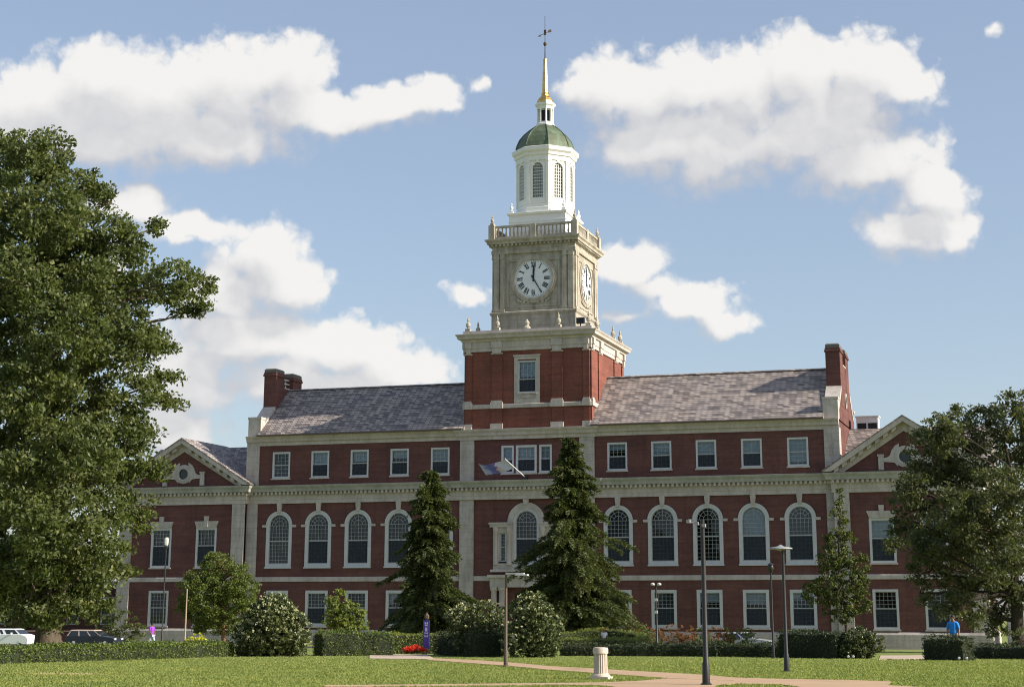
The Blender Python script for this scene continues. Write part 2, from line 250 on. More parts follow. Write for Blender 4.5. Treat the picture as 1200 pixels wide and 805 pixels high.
def slate_mat():
    m, t, b = mat('roof_slate', (.2, .18, .18), .62, spec=.35)
    v = wall_vec(t, 1.5)
    def bt(w, h, bias, off):
        a = N(t, 'ShaderNodeVectorMath', operation='ADD'); t.links.new(v, a.inputs[0]); a.inputs[1].default_value = (off, 0, 0)
        k = N(t, 'ShaderNodeTexBrick'); t.links.new(a.outputs[0], k.inputs['Vector'])
        setin(k, 'Scale', 1); setin(k, 'Mortar Size', .032); setin(k, 'Brick Width', w); setin(k, 'Row Height', h); setin(k, 'Bias', bias)
        return k
    k = bt(.52, .31, -.12, 0); k.inputs['Color1'].default_value = (.41, .36, .325, 1); k.inputs['Color2'].default_value = (.07, .062, .068, 1); k.inputs['Mortar'].default_value = (.045, .04, .045, 1)
    n = noise_tex(t, .45, 4, .6); c = mixc(t, 1.0, k.outputs['Color'], ramp(t, n, [(.3, (.86, .86, .9)), (.7, (1.12, 1.06, 1.0))]), 'MULTIPLY')
    n2 = noise_tex(t, 3.2, 2, .5); c = mixc(t, ramp(t, n2, [(.35, (0, 0, 0)), (.7, (.25, .25, .25))]), c, (.30, .25, .23))
    t.links.new(c, b.inputs['Base Color']); bump(t, b, k.outputs['Fac'], -.6, .03); return m
M['slate'] = slate_mat()
def copper():
    m, t, b = mat('copper_patina', (.12, .2, .12), .6)
    n = noise_tex(t, 1.3, 5, .65, stretch=(1, 1, .35)); t.links.new(ramp(t, n, [(.3, (.055, .07, .04)), (.55, (.09, .12, .07)), (.75, (.14, .2, .13))]), b.inputs['Base Color']); return m
M['copper'] = copper()
m_, t_, b_ = mat('gold_leaf', (.80, .52, .14), .33, 1.0); M['gold'] = m_
t_.links.new(ramp(t_, noise_tex(t_, 3, 4), [(.3, (.62, .38, .10)), (.7, (.86, .60, .20))]), b_.inputs['Base Color'])
def leaf_mat(name, dark, mid, light, trans=.35, rough=.55):
    m = bpy.data.materials.new(name); m.use_nodes = True; t = m.node_tree; t.nodes.clear()
    g = N(t, 'ShaderNodeNewGeometry')
    c = ramp(t, g.outputs['Random Per Island'], [(0, dark), (.5, mid), (.86, mid), (1, light)])
    n = noise_tex(t, .45, 3, .6); c = mixc(t, 1.0, c, ramp(t, n, [(.3, (.82, .88, .8)), (.7, (1.2, 1.12, .95))]), 'MULTIPLY')
    p = N(t, 'ShaderNodeBsdfPrincipled'); p.inputs['Roughness'].default_value = rough; p.inputs['Specular IOR Level'].default_value = .3; t.links.new(c, p.inputs['Base Color'])
    tl = N(t, 'ShaderNodeBsdfTranslucent'); t.links.new(mixc(t, 1.0, c, (1.5, 1.6, .7), 'MULTIPLY'), tl.inputs[0])
    mx = N(t, 'ShaderNodeMixShader'); mx.inputs[0].default_value = trans; t.links.new(p.outputs[0], mx.inputs[1]); t.links.new(tl.outputs[0], mx.inputs[2])
    o = N(t, 'ShaderNodeOutputMaterial'); t.links.new(mx.outputs[0], o.inputs[0]); return m
M['oak_leaf'] = leaf_mat('oak_leaves', (.048, .066, .024), (.10, .122, .044), (.19, .195, .09))
M['right_leaf'] = leaf_mat('dark_elm_leaves', (.04, .052, .027), (.088, .10, .05), (.20, .19, .10))
M['conifer_leaf'] = leaf_mat('conifer_needles', (.03, .045, .015), (.072, .09, .026), (.18, .185, .06), .2)
M['holly_leaf'] = leaf_mat('holly_leaves', (.028, .042, .014), (.075, .095, .025), (.24, .25, .06), .2)
M['small_leaf'] = leaf_mat('small_tree_leaves', (.06, .08, .02), (.12, .15, .045), (.2, .23, .08))
M['bush_leaf'] = leaf_mat('shrub_leaves', (.035, .05, .02), (.085, .105, .045), (.32, .34, .2), .2, .38)
M['lime_leaf'] = leaf_mat('lime_leaves', (.09, .12, .03), (.17, .20, .06), (.27, .30, .1))
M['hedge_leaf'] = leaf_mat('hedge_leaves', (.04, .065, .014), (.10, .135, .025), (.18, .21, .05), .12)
M['yellow_leaf'] = leaf_mat('golden_leaves', (.28, .28, .02), (.5, .5, .05), (.7, .68, .12))
M['croton'] = leaf_mat('russet_leaves', (.06, .08, .03), (.24, .085, .04), (.45, .22, .08))
M['petal'] = leaf_mat('pale_petals', (.35, .37, .25), (.5, .5, .36), (.75, .73, .6), .3)
M['red_petal'] = leaf_mat('red_petals', (.45, .03, .02), (.65, .05, .03), (.75, .15, .1), .3)
M['shaded_hedge_leaf'] = leaf_mat('shade_darkened_hedge_leaves', (.014, .022, .008), (.032, .048, .014), (.07, .09, .03), .05)  # same clipped hedge, leaf colour darkened to paint in its shaded fronts
M['sunlit_hedge_leaf'] = leaf_mat('sun_brightened_hedge_leaves', (.08, .11, .02), (.16, .19, .04), (.26, .28, .07), .15)  # hedge leaf colour brightened to paint in sunlight on the tops
M['core'] = paint('twiggy_hedge_core', (.018, .024, .01), .95)
def bark(name, c):
    m, t, b = mat(name, c, .95, spec=.1); n = noise_tex(t, 5, 6, .7, stretch=(1, 1, .25))
    t.links.new(ramp(t, n, [(.3, tuple(x*.55 for x in c)), (.7, tuple(x*1.35 for x in c))]), b.inputs['Base Color']); bump(t, b, n, .8, .05); return m
M['bark'] = bark('grey_brown_bark', (.10, .08, .06)); M['dark_bark'] = bark('dark_bark', (.045, .038, .03)); M['tan_bark'] = bark('tan_bark', (.23, .13, .08))
def grass():
    m, t, b = mat('lawn_grass', (.15, .2, .05), .9, spec=.1)
    n = noise_tex(t, .16, 5, .65); n2 = noise_tex(t, 1.7, 5, .7); n3 = noise_tex(t, 14, 3, .6)
    c = ramp(t, n, [(.3, GRASS[0]), (.55, GRASS[1]), (.72, GRASS[2])])
    c = mixc(t, 1.0, c, ramp(t, n2, [(.3, (.82, .85, .8)), (.7, (1.14, 1.1, 1.08))]), 'MULTIPLY')
    c = mixc(t, 1.0, c, ramp(t, n3, [(.3, (.8, .82, .8)), (.7, (1.18, 1.15, 1.15))]), 'MULTIPLY')
    # a worn, dry patch on the left of the lawn
    v = N(t, 'ShaderNodeVectorMath', operation='SUBTRACT'); t.links.new(geo_pos(t), v.inputs[0]); v.inputs[1].default_value = (20.3, -107.6, 0)
    rot = N(t, 'ShaderNodeVectorRotate'); t.links.new(v.outputs[0], rot.inputs[0]); rot.inputs['Angle'].default_value = -.31
    sc = N(t, 'ShaderNodeVectorMath', operation='MULTIPLY'); t.links.new(rot.outputs[0], sc.inputs[0]); sc.inputs[1].default_value = (1/2.8, 1/2.0, 0)
    ln = N(t, 'ShaderNodeVectorMath', operation='LENGTH'); t.links.new(sc.outputs[0], ln.inputs[0])
    w = math_node(t, 'ADD', ln.outputs['Value'], math_node(t, 'MULTIPLY', math_node(t, 'SUBTRACT', n2, .5), 1.8))
    c = mixc(t, ramp(t, w, [(.55, (.85, .85, .85)), (1.0, (0, 0, 0))]), c, (.46, .34, .20))
    t.links.new(c, b.inputs['Base Color']); bump(t, b, n3, .6, .05); return m
M['grass'] = grass()
M['blade'] = leaf_mat('grass_blades', GRASS[0], GRASS[1], GRASS[2], .3, .7)
def concrete(name, c, c2):
    m, t, b = mat(name, c, .9, spec=.2); n = noise_tex(t, .7, 5, .65); n2 = noise_tex(t, 30, 2, .5)
    k = ramp(t, n, [(.3, c2), (.7, c)]); k = mixc(t, 1.0, k, ramp(t, n2, [(.3, (.88,)*3), (.7, (1.1,)*3)]), 'MULTIPLY'); t.links.new(k, b.inputs['Base Color']); bump(t, b, n2, .2, .01); return m
M['path'] = concrete('tan_path_paving', (.47, .325, .205), (.39, .26, .165)); M['walk'] = concrete('pale_walk_paving', (.50, .40, .31), (.42, .33, .26))
M['asphalt'] = concrete('asphalt', (.06, .058, .056), (.045, .044, .044))
def plastic(name, c, rough=.5): return paint(name, c, rough, .06)

# ---------------------------------------------------------------- object helpers
WP = {}                                             # world position of every parentable object
def tag(o, label=None, cat=None, group=None, kind=None):
    if label: o['label'] = label
    if cat: o['category'] = cat
    if group: o['group'] = group
    if kind: o['kind'] = kind
    return o
def empty(name, loc, label=None, cat=None, group=None):
    o = bpy.data.objects.new(name, None); o.empty_display_size = .3; col.objects.link(o)
    o.location = loc; WP[o.name] = Vector(loc); return tag(o, label, cat, group)
def link_mesh(name, me, material, parent=None, origin=(0, 0, 0)):
    if material is not None and not me.materials: me.materials.append(material)
    o = bpy.data.objects.new(name, me); col.objects.link(o); WP[o.name] = Vector(origin)
    if parent is not None: o.parent = parent; o.location = Vector(origin)-WP[parent.name]
    else: o.location = origin
    return o
class MB:
    def __init__(s): s.v = []; s.f = []
    def add(s, vs, fs):
        n = len(s.v); s.v += [tuple(v) for v in vs]; s.f += [tuple(i+n for i in f) for f in fs]; return s
    def box(s, x0, x1, y0, y1, z0, z1):
        if x0 > x1: x0, x1 = x1, x0
        if y0 > y1: y0, y1 = y1, y0
        return s.add([(x0, y0, z0), (x1, y0, z0), (x1, y1, z0), (x0, y1, z0), (x0, y0, z1), (x1, y0, z1), (x1, y1, z1), (x0, y1, z1)],
                     [(0, 3, 2, 1), (4, 5, 6, 7), (0, 1, 5, 4), (1, 2, 6, 5), (2, 3, 7, 6), (3, 0, 4, 7)])
    def prism(s, poly, a, b, axis='y'):             # poly of (p,q): axis y -> (x,z), axis x -> (y,z), axis z -> (x,y)
        mk = {'y': lambda p, q, h: (p, h, q), 'x': lambda p, q, h: (h, p, q), 'z': lambda p, q, h: (p, q, h)}[axis]
        n = len(poly); vs = [mk(p, q, a) for p, q in poly]+[mk(p, q, b) for p, q in poly]
        tri = tessellate_polygon([[Vector((p, q, 0)) for p, q in poly]])
        fs = [tuple(t) for t in tri]+[tuple(i+n for i in reversed(t)) for t in tri]
        fs += [(i, (i+1) % n, (i+1) % n+n, i+n) for i in range(n)]
        return s.add(vs, fs)
    def ring(s, cx, cy, hx, hy, prof, closed=True):  # moulding swept round a rectangle; prof of (outward, z)
        loops = []
        for o, z in prof:
            loops.append([(cx-hx-o, cy-hy-o, z), (cx+hx+o, cy-hy-o, z), (cx+hx+o, cy+hy+o, z), (cx-hx-o, cy+hy+o, z)])
        return s.loft(loops, closed)
    def loft(s, loops, close=False, cap=False):
        n = len(loops[0]); m = len(loops); vs = [p for l in loops for p in l]; fs = []
        for k in range(m if close else m-1):
            a = k*n; b = ((k+1) % m)*n
            fs += [(a+i, a+(i+1) % n, b+(i+1) % n, b+i) for i in range(n)]
        if cap: fs += [tuple(range(n-1, -1, -1)), tuple(range((m-1)*n, m*n))]
        return s.add(vs, fs)
    def lathe(s, cx, cy, prof, n=16, ph=0.0, cap=True):  # prof of (radius, z)
        return s.loft([[(cx+r*math.cos(ph+2*math.pi*i/n), cy+r*math.sin(ph+2*math.pi*i/n), z) for i in range(n)] for r, z in prof], False, cap)
    def tube(s, pts, rad, n=8, cap=True):
        pts = [Vector(p) for p in pts]
        if isinstance(rad, (int, float)): rad = [rad]*len(pts)
        loops = []
        d0 = (pts[1]-pts[0]).normalized(); ref = Vector((0, 0, 1)) if abs(d0.z) < .9 else Vector((1, 0, 0)); u = d0.cross(ref).normalized()
        for i, p in enumerate(pts):
            d = (pts[min(i+1, len(pts)-1)]-pts[max(i-1, 0)]).normalized(); u = (u-d*u.dot(d)).normalized(); w = d.cross(u)
            loops.append([tuple(p+(u*math.cos(2*math.pi*k/n)+w*math.sin(2*math.pi*k/n))*rad[i]) for k in range(n)])
        return s.loft(loops, False, cap)
    def build(s, name, material, parent=None, origin=(0, 0, 0), smooth=False, wobble=0):
        o = Vector(origin); me = bpy.data.meshes.new(name)
        me.from_pydata([(v[0]-o.x, v[1]-o.y, v[2]-o.z) for v in s.v], [], s.f)
        bm = bmesh.new(); bm.from_mesh(me); bmesh.ops.recalc_face_normals(bm, faces=bm.faces); bm.to_mesh(me); bm.free()
        if smooth:
            for p in me.polygons: p.use_smooth = True
            try: me.set_sharp_from_angle(angle=R(40))
            except Exception: pass
        return link_mesh(name, me, material, parent, origin)
def panel(name, outer, holes, y0, y1, material, parent, origin=(0, 0, 0)):
    """wall standing in the xz plane at y0 with openings cut right through to y1"""
    mb = MB(); polys = [outer]+holes
    flat = [p for q in polys for p in q]
    tri = tessellate_polygon([[Vector((p[0], p[1], 0)) for p in q] for q in polys])
    mb.add([(p[0], y0, p[1]) for p in flat], [tuple(t) for t in tri])
    k = 0
    for q in polys:
        n = len(q); mb.add([(p[0], y0, p[1]) for p in q]+[(p[0], y1, p[1]) for p in q], [(i, (i+1) % n, (i+1) % n+n, i+n) for i in range(n)])
    o = Vector(origin); me = bpy.data.meshes.new(name); me.from_pydata([(v[0]-o.x, v[1]-o.y, v[2]-o.z) for v in mb.v], [], mb.f)
    return link_mesh(name, me, material, parent, origin)
def arch(cx, hw, z0, zs, n=16):                     # outline of a round-headed opening
    return [(cx-hw, z0), (cx+hw, z0)]+[(cx+hw*math.cos(math.pi*i/n), zs+hw*math.sin(math.pi*i/n)) for i in range(n+1)]
def rect(x0, x1, z0, z1): return [(x0, z0), (x1, z0), (x1, z1), (x0, z1)]
def clone(o, parent, loc):                          # a part and its sub-parts
    c = o.copy(); col.objects.link(c); c.parent = parent; WP[c.name] = Vector(loc); c.location = Vector(loc)-WP[parent.name]
    for ch in o.children:
        d = ch.copy(); col.objects.link(d); d.parent = c
    return c
# ---------------------------------------------------------------- windows (parts of the library, each with its own sub-parts)
def muntins(mb, x0, x1, z0, z1, nc, nr, y0=.075, y1=.105, w=.024):
    for i in range(1, nc):
        x = x0+(x1-x0)*i/nc; mb.box(x-w/2, x+w/2, y0, y1, z0, z1)
    for j in range(1, nr):
        z = z0+(z1-z0)*j/nr; mb.box(x0, x1, y0+.004, y1-.004, z-w/2, z+w/2)
def frame_box(mb, x0, x1, z0, z1, w, y0, y1):
    mb.box(x0, x0+w, y0, y1, z0, z1).box(x1-w, x1, y0, y1, z0, z1).box(x0+w, x1-w, y0, y1, z0, z0+w).box(x0+w, x1-w, y0, y1, z1-w, z1)
def sash_window(parent, loc, W, H, nc, nr, cas=.2, sill=.12, screen=True, blind=0, curtain=False, lintel=None, meet=.5, material='frame'):
    """W x H is the wall opening; loc is the middle of its foot on the wall face"""
    L = Vector(loc); P = lambda mb, n, m, par: link(mb, n, m, par)
    f = MB(); frame_box(f, -W/2, W/2, 0, H, cas, -.03, .14)
    fo = build_local(f, 'sash_window', M[material], parent, L)
    gx, gz0, gz1 = W/2-cas, cas, H-cas; zm = gz0+(gz1-gz0)*meet
    s = MB(); frame_box(s, -gx, gx, zm, gz1, .05, .05, .11); frame_box(s, -gx, gx, gz0, zm-.004, .055, .085, .15)
    s.box(-gx, gx, .035, .12, zm-.045, zm+.045)
    muntins(s, -gx, gx, zm, gz1, nc, nr); muntins(s, -gx, gx, gz0, zm, nc, nr, .10, .13)
    build_local(s, 'sash', M['muntin'], fo, L, L)
    g = MB(); g.box(-gx, gx, .155, .162, gz0, gz1); build_local(g, 'pane', M['glass'], fo, L, L)
    k = MB(); k.box(-W/2-.08, W/2+.08, -.16, .05, -sill, .012); build_local(k, 'sill', M['stone_plain'], fo, L, L)
    if screen:
        c = MB(); c.add([(-gx, .066, gz0), (gx, .066, gz0), (gx, .066, zm-.05), (-gx, .066, zm-.05)], [(0, 1, 2, 3)]); build_local(c, 'insect_screen', M['screen'], fo, L, L)
    if blind:
        c = MB(); zb = gz1-(gz1-gz0)*blind; n = max(4, int((gz1-zb)/.12))
        for i in range(n):
            a = zb+(gz1-zb)*i/n; c.box(-gx+.02, gx-.02, .22+.012*(i % 2), .24+.012*(i % 2), a, a+(gz1-zb)/n-.008)
        build_local(c, 'blind', M['blind'], fo, L, L)
    if curtain:
        c = MB(); n = 12
        for i in range(n):
            x = -gx+2*gx*i/n; c.box(x+.004, x+2*gx/n-.004, .26+.03*(i % 2), .29+.03*(i % 2), gz0, gz1)
        build_local(c, 'curtain', M['curtain'], fo, L, L)
    if lintel == 'flare':
        c = MB(); c.prism([(-W/2+.06, H-.01), (W/2-.06, H-.01), (W/2+.1, H+.42), (W/2+.16, H+.5), (W/2+.16, H+.6), (-W/2-.16, H+.6), (-W/2-.16, H+.5), (-W/2-.1, H+.42)], -.13, .05)
        build_local(c, 'lintel', M['stone_plain'], fo, L, L)
        c = MB(); c.prism([(-.15, H+.05), (.15, H+.05), (.23, H+1.08), (-.23, H+1.08)], -.2, .03); build_local(c, 'keystone', M['stone_plain'], fo, L, L)
    return fo
def build_local(mb, name, material, parent, at, parent_at=None):
    """mesh written round its own origin; `at` is where that origin stands in the world"""
    me = bpy.data.meshes.new(name); me.from_pydata(mb.v, [], mb.f)
    bm = bmesh.new(); bm.from_mesh(me); bmesh.ops.recalc_face_normals(bm, faces=bm.faces); bm.to_mesh(me); bm.free()
    me.materials.append(material); o = bpy.data.objects.new(name, me); col.objects.link(o); o.parent = parent
    WP[o.name] = Vector(at); o.location = Vector(at)-WP[parent.name]; return o
def link(mb, n, m, par): return None
def arc_pts(r, a0=0, a1=math.pi, n=20): return [(r*math.cos(a0+(a1-a0)*i/n), r*math.sin(a0+(a1-a0)*i/n)) for i in range(n+1)]
def arch_band(mb, r0, r1, zs, y0, y1, n=22):
    a = arc_pts(r1, 0, math.pi, n); b = arc_pts(r0, math.pi, 0, n)
    mb.prism([(x, z+zs) for x, z in a]+[(x, z+zs) for x, z in b], y0, y1)
def arched_window(parent, loc, hw, zs, gl, meet, screen=True, blind=0, curtain=False, dress=True, fan=True, nc=6):
    """hw: half width of the opening, zs: springing height above the foot, gl: half width of the glass"""
    L = Vector(loc); f = MB()
    f.box(-hw, -gl, -.05, .14, 0, zs).box(gl, hw, -.05, .14, 0, zs).box(-gl, gl, -.05, .14, 0, .3); arch_band(f, gl, hw, zs+.001, -.05, .14)
    arch_band(f, hw-.12, hw+.03, zs+.002, -.09, -.045)
    fo = build_local(f, 'arched_window', M['frame'], parent, L)
    s = MB(); zb = .3
    s.box(-gl, -gl+.05, .05, .12, zb, zs).box(gl-.05, gl, .05, .12, zb, zs).box(-gl+.05, gl-.05, .035, .13, meet-.06, meet+.06).box(-gl+.05, gl-.05, .06, .12, zb, zb+.07)
    arch_band(s, gl-.06, gl, zs, .05, .12)
    nr = max(2, round((zs-meet)/.36)); muntins(s, -gl, gl, meet, zs, nc, nr); muntins(s, -gl, gl, zb, meet, nc, max(2, round((meet-zb)/.36)), .10, .13)
    s.box(-gl, gl, .078, .108, zs-.018, zs+.018)
    if fan:
        arch_band(s, gl*.42-.015, gl*.42+.015, zs, .078, .108, 12); arch_band(s, gl*.74-.015, gl*.74+.015, zs, .078, .108, 16)
        for k in range(1, 6):
            a = math.pi*k/6; c, d = math.cos(a), math.sin(a); q = .016
            s.prism([(gl*.42*c-q*d, zs+gl*.42*d+q*c), (gl*.42*c+q*d, zs+gl*.42*d-q*c), (gl*.97*c+q*d, zs+gl*.97*d-q*c), (gl*.97*c-q*d, zs+gl*.97*d+q*c)], .08, .106)
        s.box(-.016, .016, .08, .106, zs, zs+gl*.42)
    build_local(s, 'sash', M['muntin'], fo, L, L)
    g = MB(); g.prism([(x, z) for x, z in arch(0, gl, .3, zs)], .155, .162); build_local(g, 'pane', M['glass'], fo, L, L)
    if screen:
        c = MB(); c.add([(-gl, .066, .3), (gl, .066, .3), (gl, .066, meet-.06), (-gl, .066, meet-.06)], [(0, 1, 2, 3)]); build_local(c, 'insect_screen', M['screen'], fo, L, L)
    if blind:
        c = MB(); q = arch(0, gl-.02, meet if blind < 1 else .3, zs); c.prism(q, .24, .26); build_local(c, 'blind', M['blind' if blind < 2 else 'curtain'], fo, L, L)
    if curtain:
        c = MB(); n = 12
        for i in range(n):
            x = -gl+2*gl*i/n; c.box(x+.004, x+2*gl/n-.004, .28+.03*(i % 2), .31+.03*(i % 2), .3, meet)
        build_local(c, 'curtain', M['curtain'], fo, L, L)
    k = MB(); k.box(-hw-.05, hw+.05, -.16, .05, -.12, .012); build_local(k, 'sill', M['frame'], fo, L, L)
    if dress:
        c = MB(); c.prism([(-.16, zs+hw-.12), (.16, zs+hw-.12), (.25, zs+hw+.62), (.2, zs+hw+.78), (-.2, zs+hw+.78), (-.25, zs+hw+.62)], -.2, .03); build_local(c, 'keystone', M['stone_plain'], fo, L, L)
        for s_ in (-1, 1):
            c = MB(); c.box(s_*(hw+.003), s_*(hw+.42), -.1, .02, zs-.16, zs+.07); build_local(c, 'impost_block', M['stone_plain'], fo, L, L)
    return fo

# ---------------------------------------------------------------- the library
GB = -1.45                                           # ground level at the building
lib = empty('library_building', (0, 0, GB), 'long red brick library with white clock tower, green dome and slate roofs', 'building')
COLS = [8.52+4.07*i for i in range(5)]; XS = [s*c for s in (-1, 1) for c in COLS]
EW, YB = 28.4, 12.0
# openings of the front wall
holes = []
for x in XS:
    holes += [rect(x-.92, x+.92, 13.98, 16.5), arch(x, 1.34, 5.66, 9.53), rect(x-1.14, x+1.14, .25, 3.5)]
for x, h in ((-1.9, .6), (-.1, 1.0), (1.75, .6)): holes.append(rect(x-h, x+h, 13.95, 16.5))
PC = -.08
holes += [arch(PC, 1.24, 5.7, 9.53), rect(PC-2.55, PC-1.95, 6.0, 8.62), rect(PC+1.95, PC+2.55, 6.0, 8.62), rect(PC-1.1, PC+1.1, -1.2, 3.1)]
panel('brick_wall', rect(-EW, EW, GB, 17.9), holes, 0, .34, M['brick'], lib)
b = MB(); b.box(-EW, -EW+.3, .003, YB, GB, 17.9).box(EW-.3, EW, .003, YB, GB, 17.9).box(-EW+.3, EW-.3, YB-.3, YB, GB, 17.9); b.build('brick_wall', M['brick'], lib)
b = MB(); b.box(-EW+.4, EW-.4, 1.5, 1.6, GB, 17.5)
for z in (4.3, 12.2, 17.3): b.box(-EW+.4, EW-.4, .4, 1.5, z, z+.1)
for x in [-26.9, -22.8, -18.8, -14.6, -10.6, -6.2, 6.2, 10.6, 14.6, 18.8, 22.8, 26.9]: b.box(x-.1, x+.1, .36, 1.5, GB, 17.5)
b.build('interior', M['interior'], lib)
b = MB(); b.ring(0, YB/2, EW, YB/2, [(0, GB), (.22, GB), (.22, -.25), (.12, -.08), (0, -.05)]); b.build('stone_plinth', M['stone'], lib)
b = MB(); b.ring(0, YB/2, EW, YB/2, [(-.02, 4.32), (.09, 4.32), (.09, 4.68), (.05, 4.75), (-.02, 4.75)]); b.build('string_course', M['stone_plain'], lib)
for x0, x1 in ((-28.45, -27.12), (27.12, 28.45), (-6.5, -5.15), (5.0, 6.4)):
    b = MB(); y = -.14 if abs(x0) > 20 or abs(x1) > 20 else -.2
    b.box(x0, x1, y, .05, GB, 17.3)
    if abs(x0+x1) > 40: s = 1 if x0 > 0 else -1; b.box(s*28.45, s*28.38, .05, 1.2, GB, 17.3)
    b.build('corner_pilaster', M['stone'], lib)
def entab(cx, cy, hx, hy, dz=0.0, name='entablature', faces='f'):
    b = MB(); b.ring(cx, cy, hx, hy, [(-.05, 11.6+dz), (.17, 11.6+dz), (.17, 11.95+dz), (.21, 11.97+dz), (.21, 12.33+dz), (.28, 12.36+dz), (.28, 12.68+dz), (-.05, 12.68+dz)])
    o = b.build(name, M['stone_plain'], lib)
    d = MB(); d.ring(cx, cy, hx, hy, [(-.04, 12.69+dz), (.62, 12.69+dz), (.66, 12.95+dz), (.78, 13.12+dz), (.82, 13.28+dz), (-.04, 13.36+dz)]); d.build('cornice', M['stone_green'], o)
    e = MB(); n = int(2*hx/.42)
    for i in range(n+1):
        x = cx-hx+2*hx*i/n; e.box(x-.11, x+.11, cy-hy-.53, cy-hy-.27, 12.42+dz, 12.686+dz)
    for s in (-1, 1):
        n = int(2*hy/.42)
        for i in range(n+1):
            y = cy-hy+2*hy*i/n; e.box(cx+s*(hx+.27), cx+s*(hx+.53), y-.11, y+.11, 12.42+dz, 12.686+dz)
    e.build('dentils', M['stone_plain'], o); return o
entab(0, YB/2, EW, YB/2)
entab(-.05, 1.0, 6.47, 1.17, .006)
def eaves(cx, cy, hx, hy, dz=0.0):
    b = MB(); b.ring(cx, cy, hx, hy, [(-.05, 17.12+dz), (.1, 17.12+dz), (.12, 17.42+dz), (.3, 17.5+dz), (.34, 17.72+dz), (.5, 17.9+dz), (.54, 18.04+dz), (-.05, 18.07+dz)]); b.build('eaves_cornice', M['stone_plain'], lib)
pf = [(-.05, 17.12), (.1, 17.12), (.12, 17.42), (.3, 17.5), (.34, 17.72), (.5, 17.9), (.54, 18.04), (-.05, 18.07)]
b = MB(); b.prism([(-o, z) for o, z in pf], -EW-.06, EW+.06, 'x').prism([(YB+o, z) for o, z in pf], -EW-.06, EW+.06, 'x'); b.build('eaves_cornice', M['stone_plain'], lib)
eaves(-.05, 1.0, 6.47, 1.17, -.05)
# main slate roofs, gutters, snow guards
for s in (-1, 1):
    b = MB(); a, c = (6.0, 27.2)
    b.prism([(-.62, 18.02), (-.62, 18.12), (6, 23.22), (12.62, 18.12), (12.62, 18.02)], s*a, s*c, 'x'); rf = b.build('slate_roof', M['slate'], lib)
    b = MB(); b.box(s*6.2, s*27.2, -.74, -.6, 18.0, 18.13); b.build('gutter', M['bronze'], rf)
    b = MB(); b.prism([(5.8, 23.2), (6, 23.33), (6.2, 23.2)], s*6.1, s*27.15, 'x'); b.build('ridge_cap', M['slate'], rf)
# gable ends with copings and chimneys
for s in (-1, 1):
    x0, x1 = s*27.16, s*28.39
    prof = [(.02, 18.05), (.02, 19.75), (.75, 19.75), (.75, 19.0), (3.05, 20.95), (3.05, 23.3), (9.0, 23.3), (9.0, 20.95), (11.25, 19.0), (11.25, 19.75), (11.98, 19.75), (11.98, 18.05)]
    b = MB(); b.prism(prof, x0, x1, 'x'); g = b.build('gable_wall', M['brick'], lib)
    b = MB(); b.box(x0-s*.05, x1+s*.05, -.04, .8, 18.08, 19.74); b.box(x0-s*.1, x1+s*.1, -.09, .85, 19.745, 19.95)
    b.prism([(.6, 18.75), (.6, 19.2), (3.04, 21.3), (3.04, 20.85)], x0-s*.06, x1+s*.06, 'x')
    b.prism([(11.4, 18.75), (11.4, 19.2), (9.02, 21.3), (9.02, 20.85)], x0-s*.06, x1+s*.06, 'x')
    b.box(x0-s*.1, x1+s*.1, 11.15, 12.09, 19.745, 19.95); b.build('stone_coping', M['stone_plain'], g)
    b = MB(); n = 20
    cx = s*28.39
    lo = [[(cx+s*o, 6+r*math.cos(2*math.pi*i/n)*.8, 20.2+r*1.15*math.sin(2*math.pi*i/n)) for i in range(n)] for r, o in ((.42, 0), (.42, .1), (.62, .1), (.62, 0))]
    b.loft(lo); b.build('oval_window_surround', M['stone_plain'], g)
    b = MB(); b.add([(cx+s*.02, 6+.43*math.cos(2*math.pi*i/n)*.8, 20.2+.43*1.15*math.sin(2*math.pi*i/n)) for i in range(n)], [tuple(range(n))]); b.build('oval_pane', M['interior'], g)
    for y0, y1 in ((3.0, 4.95), (7.05, 9.05)):
        b = MB(); b.box(x0-s*.03, x1+s*.02, y0, y1, 19.5, 24.45); cx, cy, hx, hy = (x0+x1)/2, (y0+y1)/2, .63, (y1-y0)/2
        b.ring(cx, cy, hx, hy, [(0, 24.3), (.1, 24.36), (.1, 24.5), (.05, 24.54), (.05, 24.7), (-.3, 24.7)]); ch = b.build('chimney', M['brick'], lib)
        b = MB(); b.ring(cx, cy, hx, hy, [(0, 24.68), (.0, 25.0), (-.12, 25.12), (-.5, 25.14)]); b.box(cx-.3, cx+.3, cy-.6, cy+.6, 24.9, 25.15); b.build('chimney_cap', M['cap_stone'] if 'cap_stone' in M else M.setdefault('cap_stone', paint('sooty_cap', (.13, .12, .11), .9)), ch)
    b = MB(); b.box(x0-s*.04, x1+s*.04, 4.96, 7.04, 23.3, 23.42); b.build('stone_coping', M['stone_plain'], g)
    b = MB()
    for z in (23.9, 24.3): b.box((x0+x1)/2-.25, (x0+x1)/2+.25, 4.96, 7.04, z, z+.09)
    for y in (5.4, 6.0, 6.6): b.box((x0+x1)/2-.04, (x0+x1)/2+.04, y-.04, y+.04, 23.4, 24.3)
    b.build('roof_railing', M['pale_metal'], g)
    b = MB(); b.tube([(s*28.25, -.5, 12.9), (s*28.3, -.28, 12.2), (s*28.32, -.26, 4), (s*28.32, -.26, GB)], .06, 8); b.box(s*28.1, s*28.5, -.62, -.3, 12.7, 13.1); b.build('downspout', M['pale_metal'], lib, smooth=False)
b = MB(); b.tube([(-6.85, -.75, 12.55), (-6.4, -.3, 12.52), (-5.2, -.32, 12.62), (-4.9, -.8, 12.9)], .05, 6); b.build('drain_pipe', M['dark_metal'], lib)

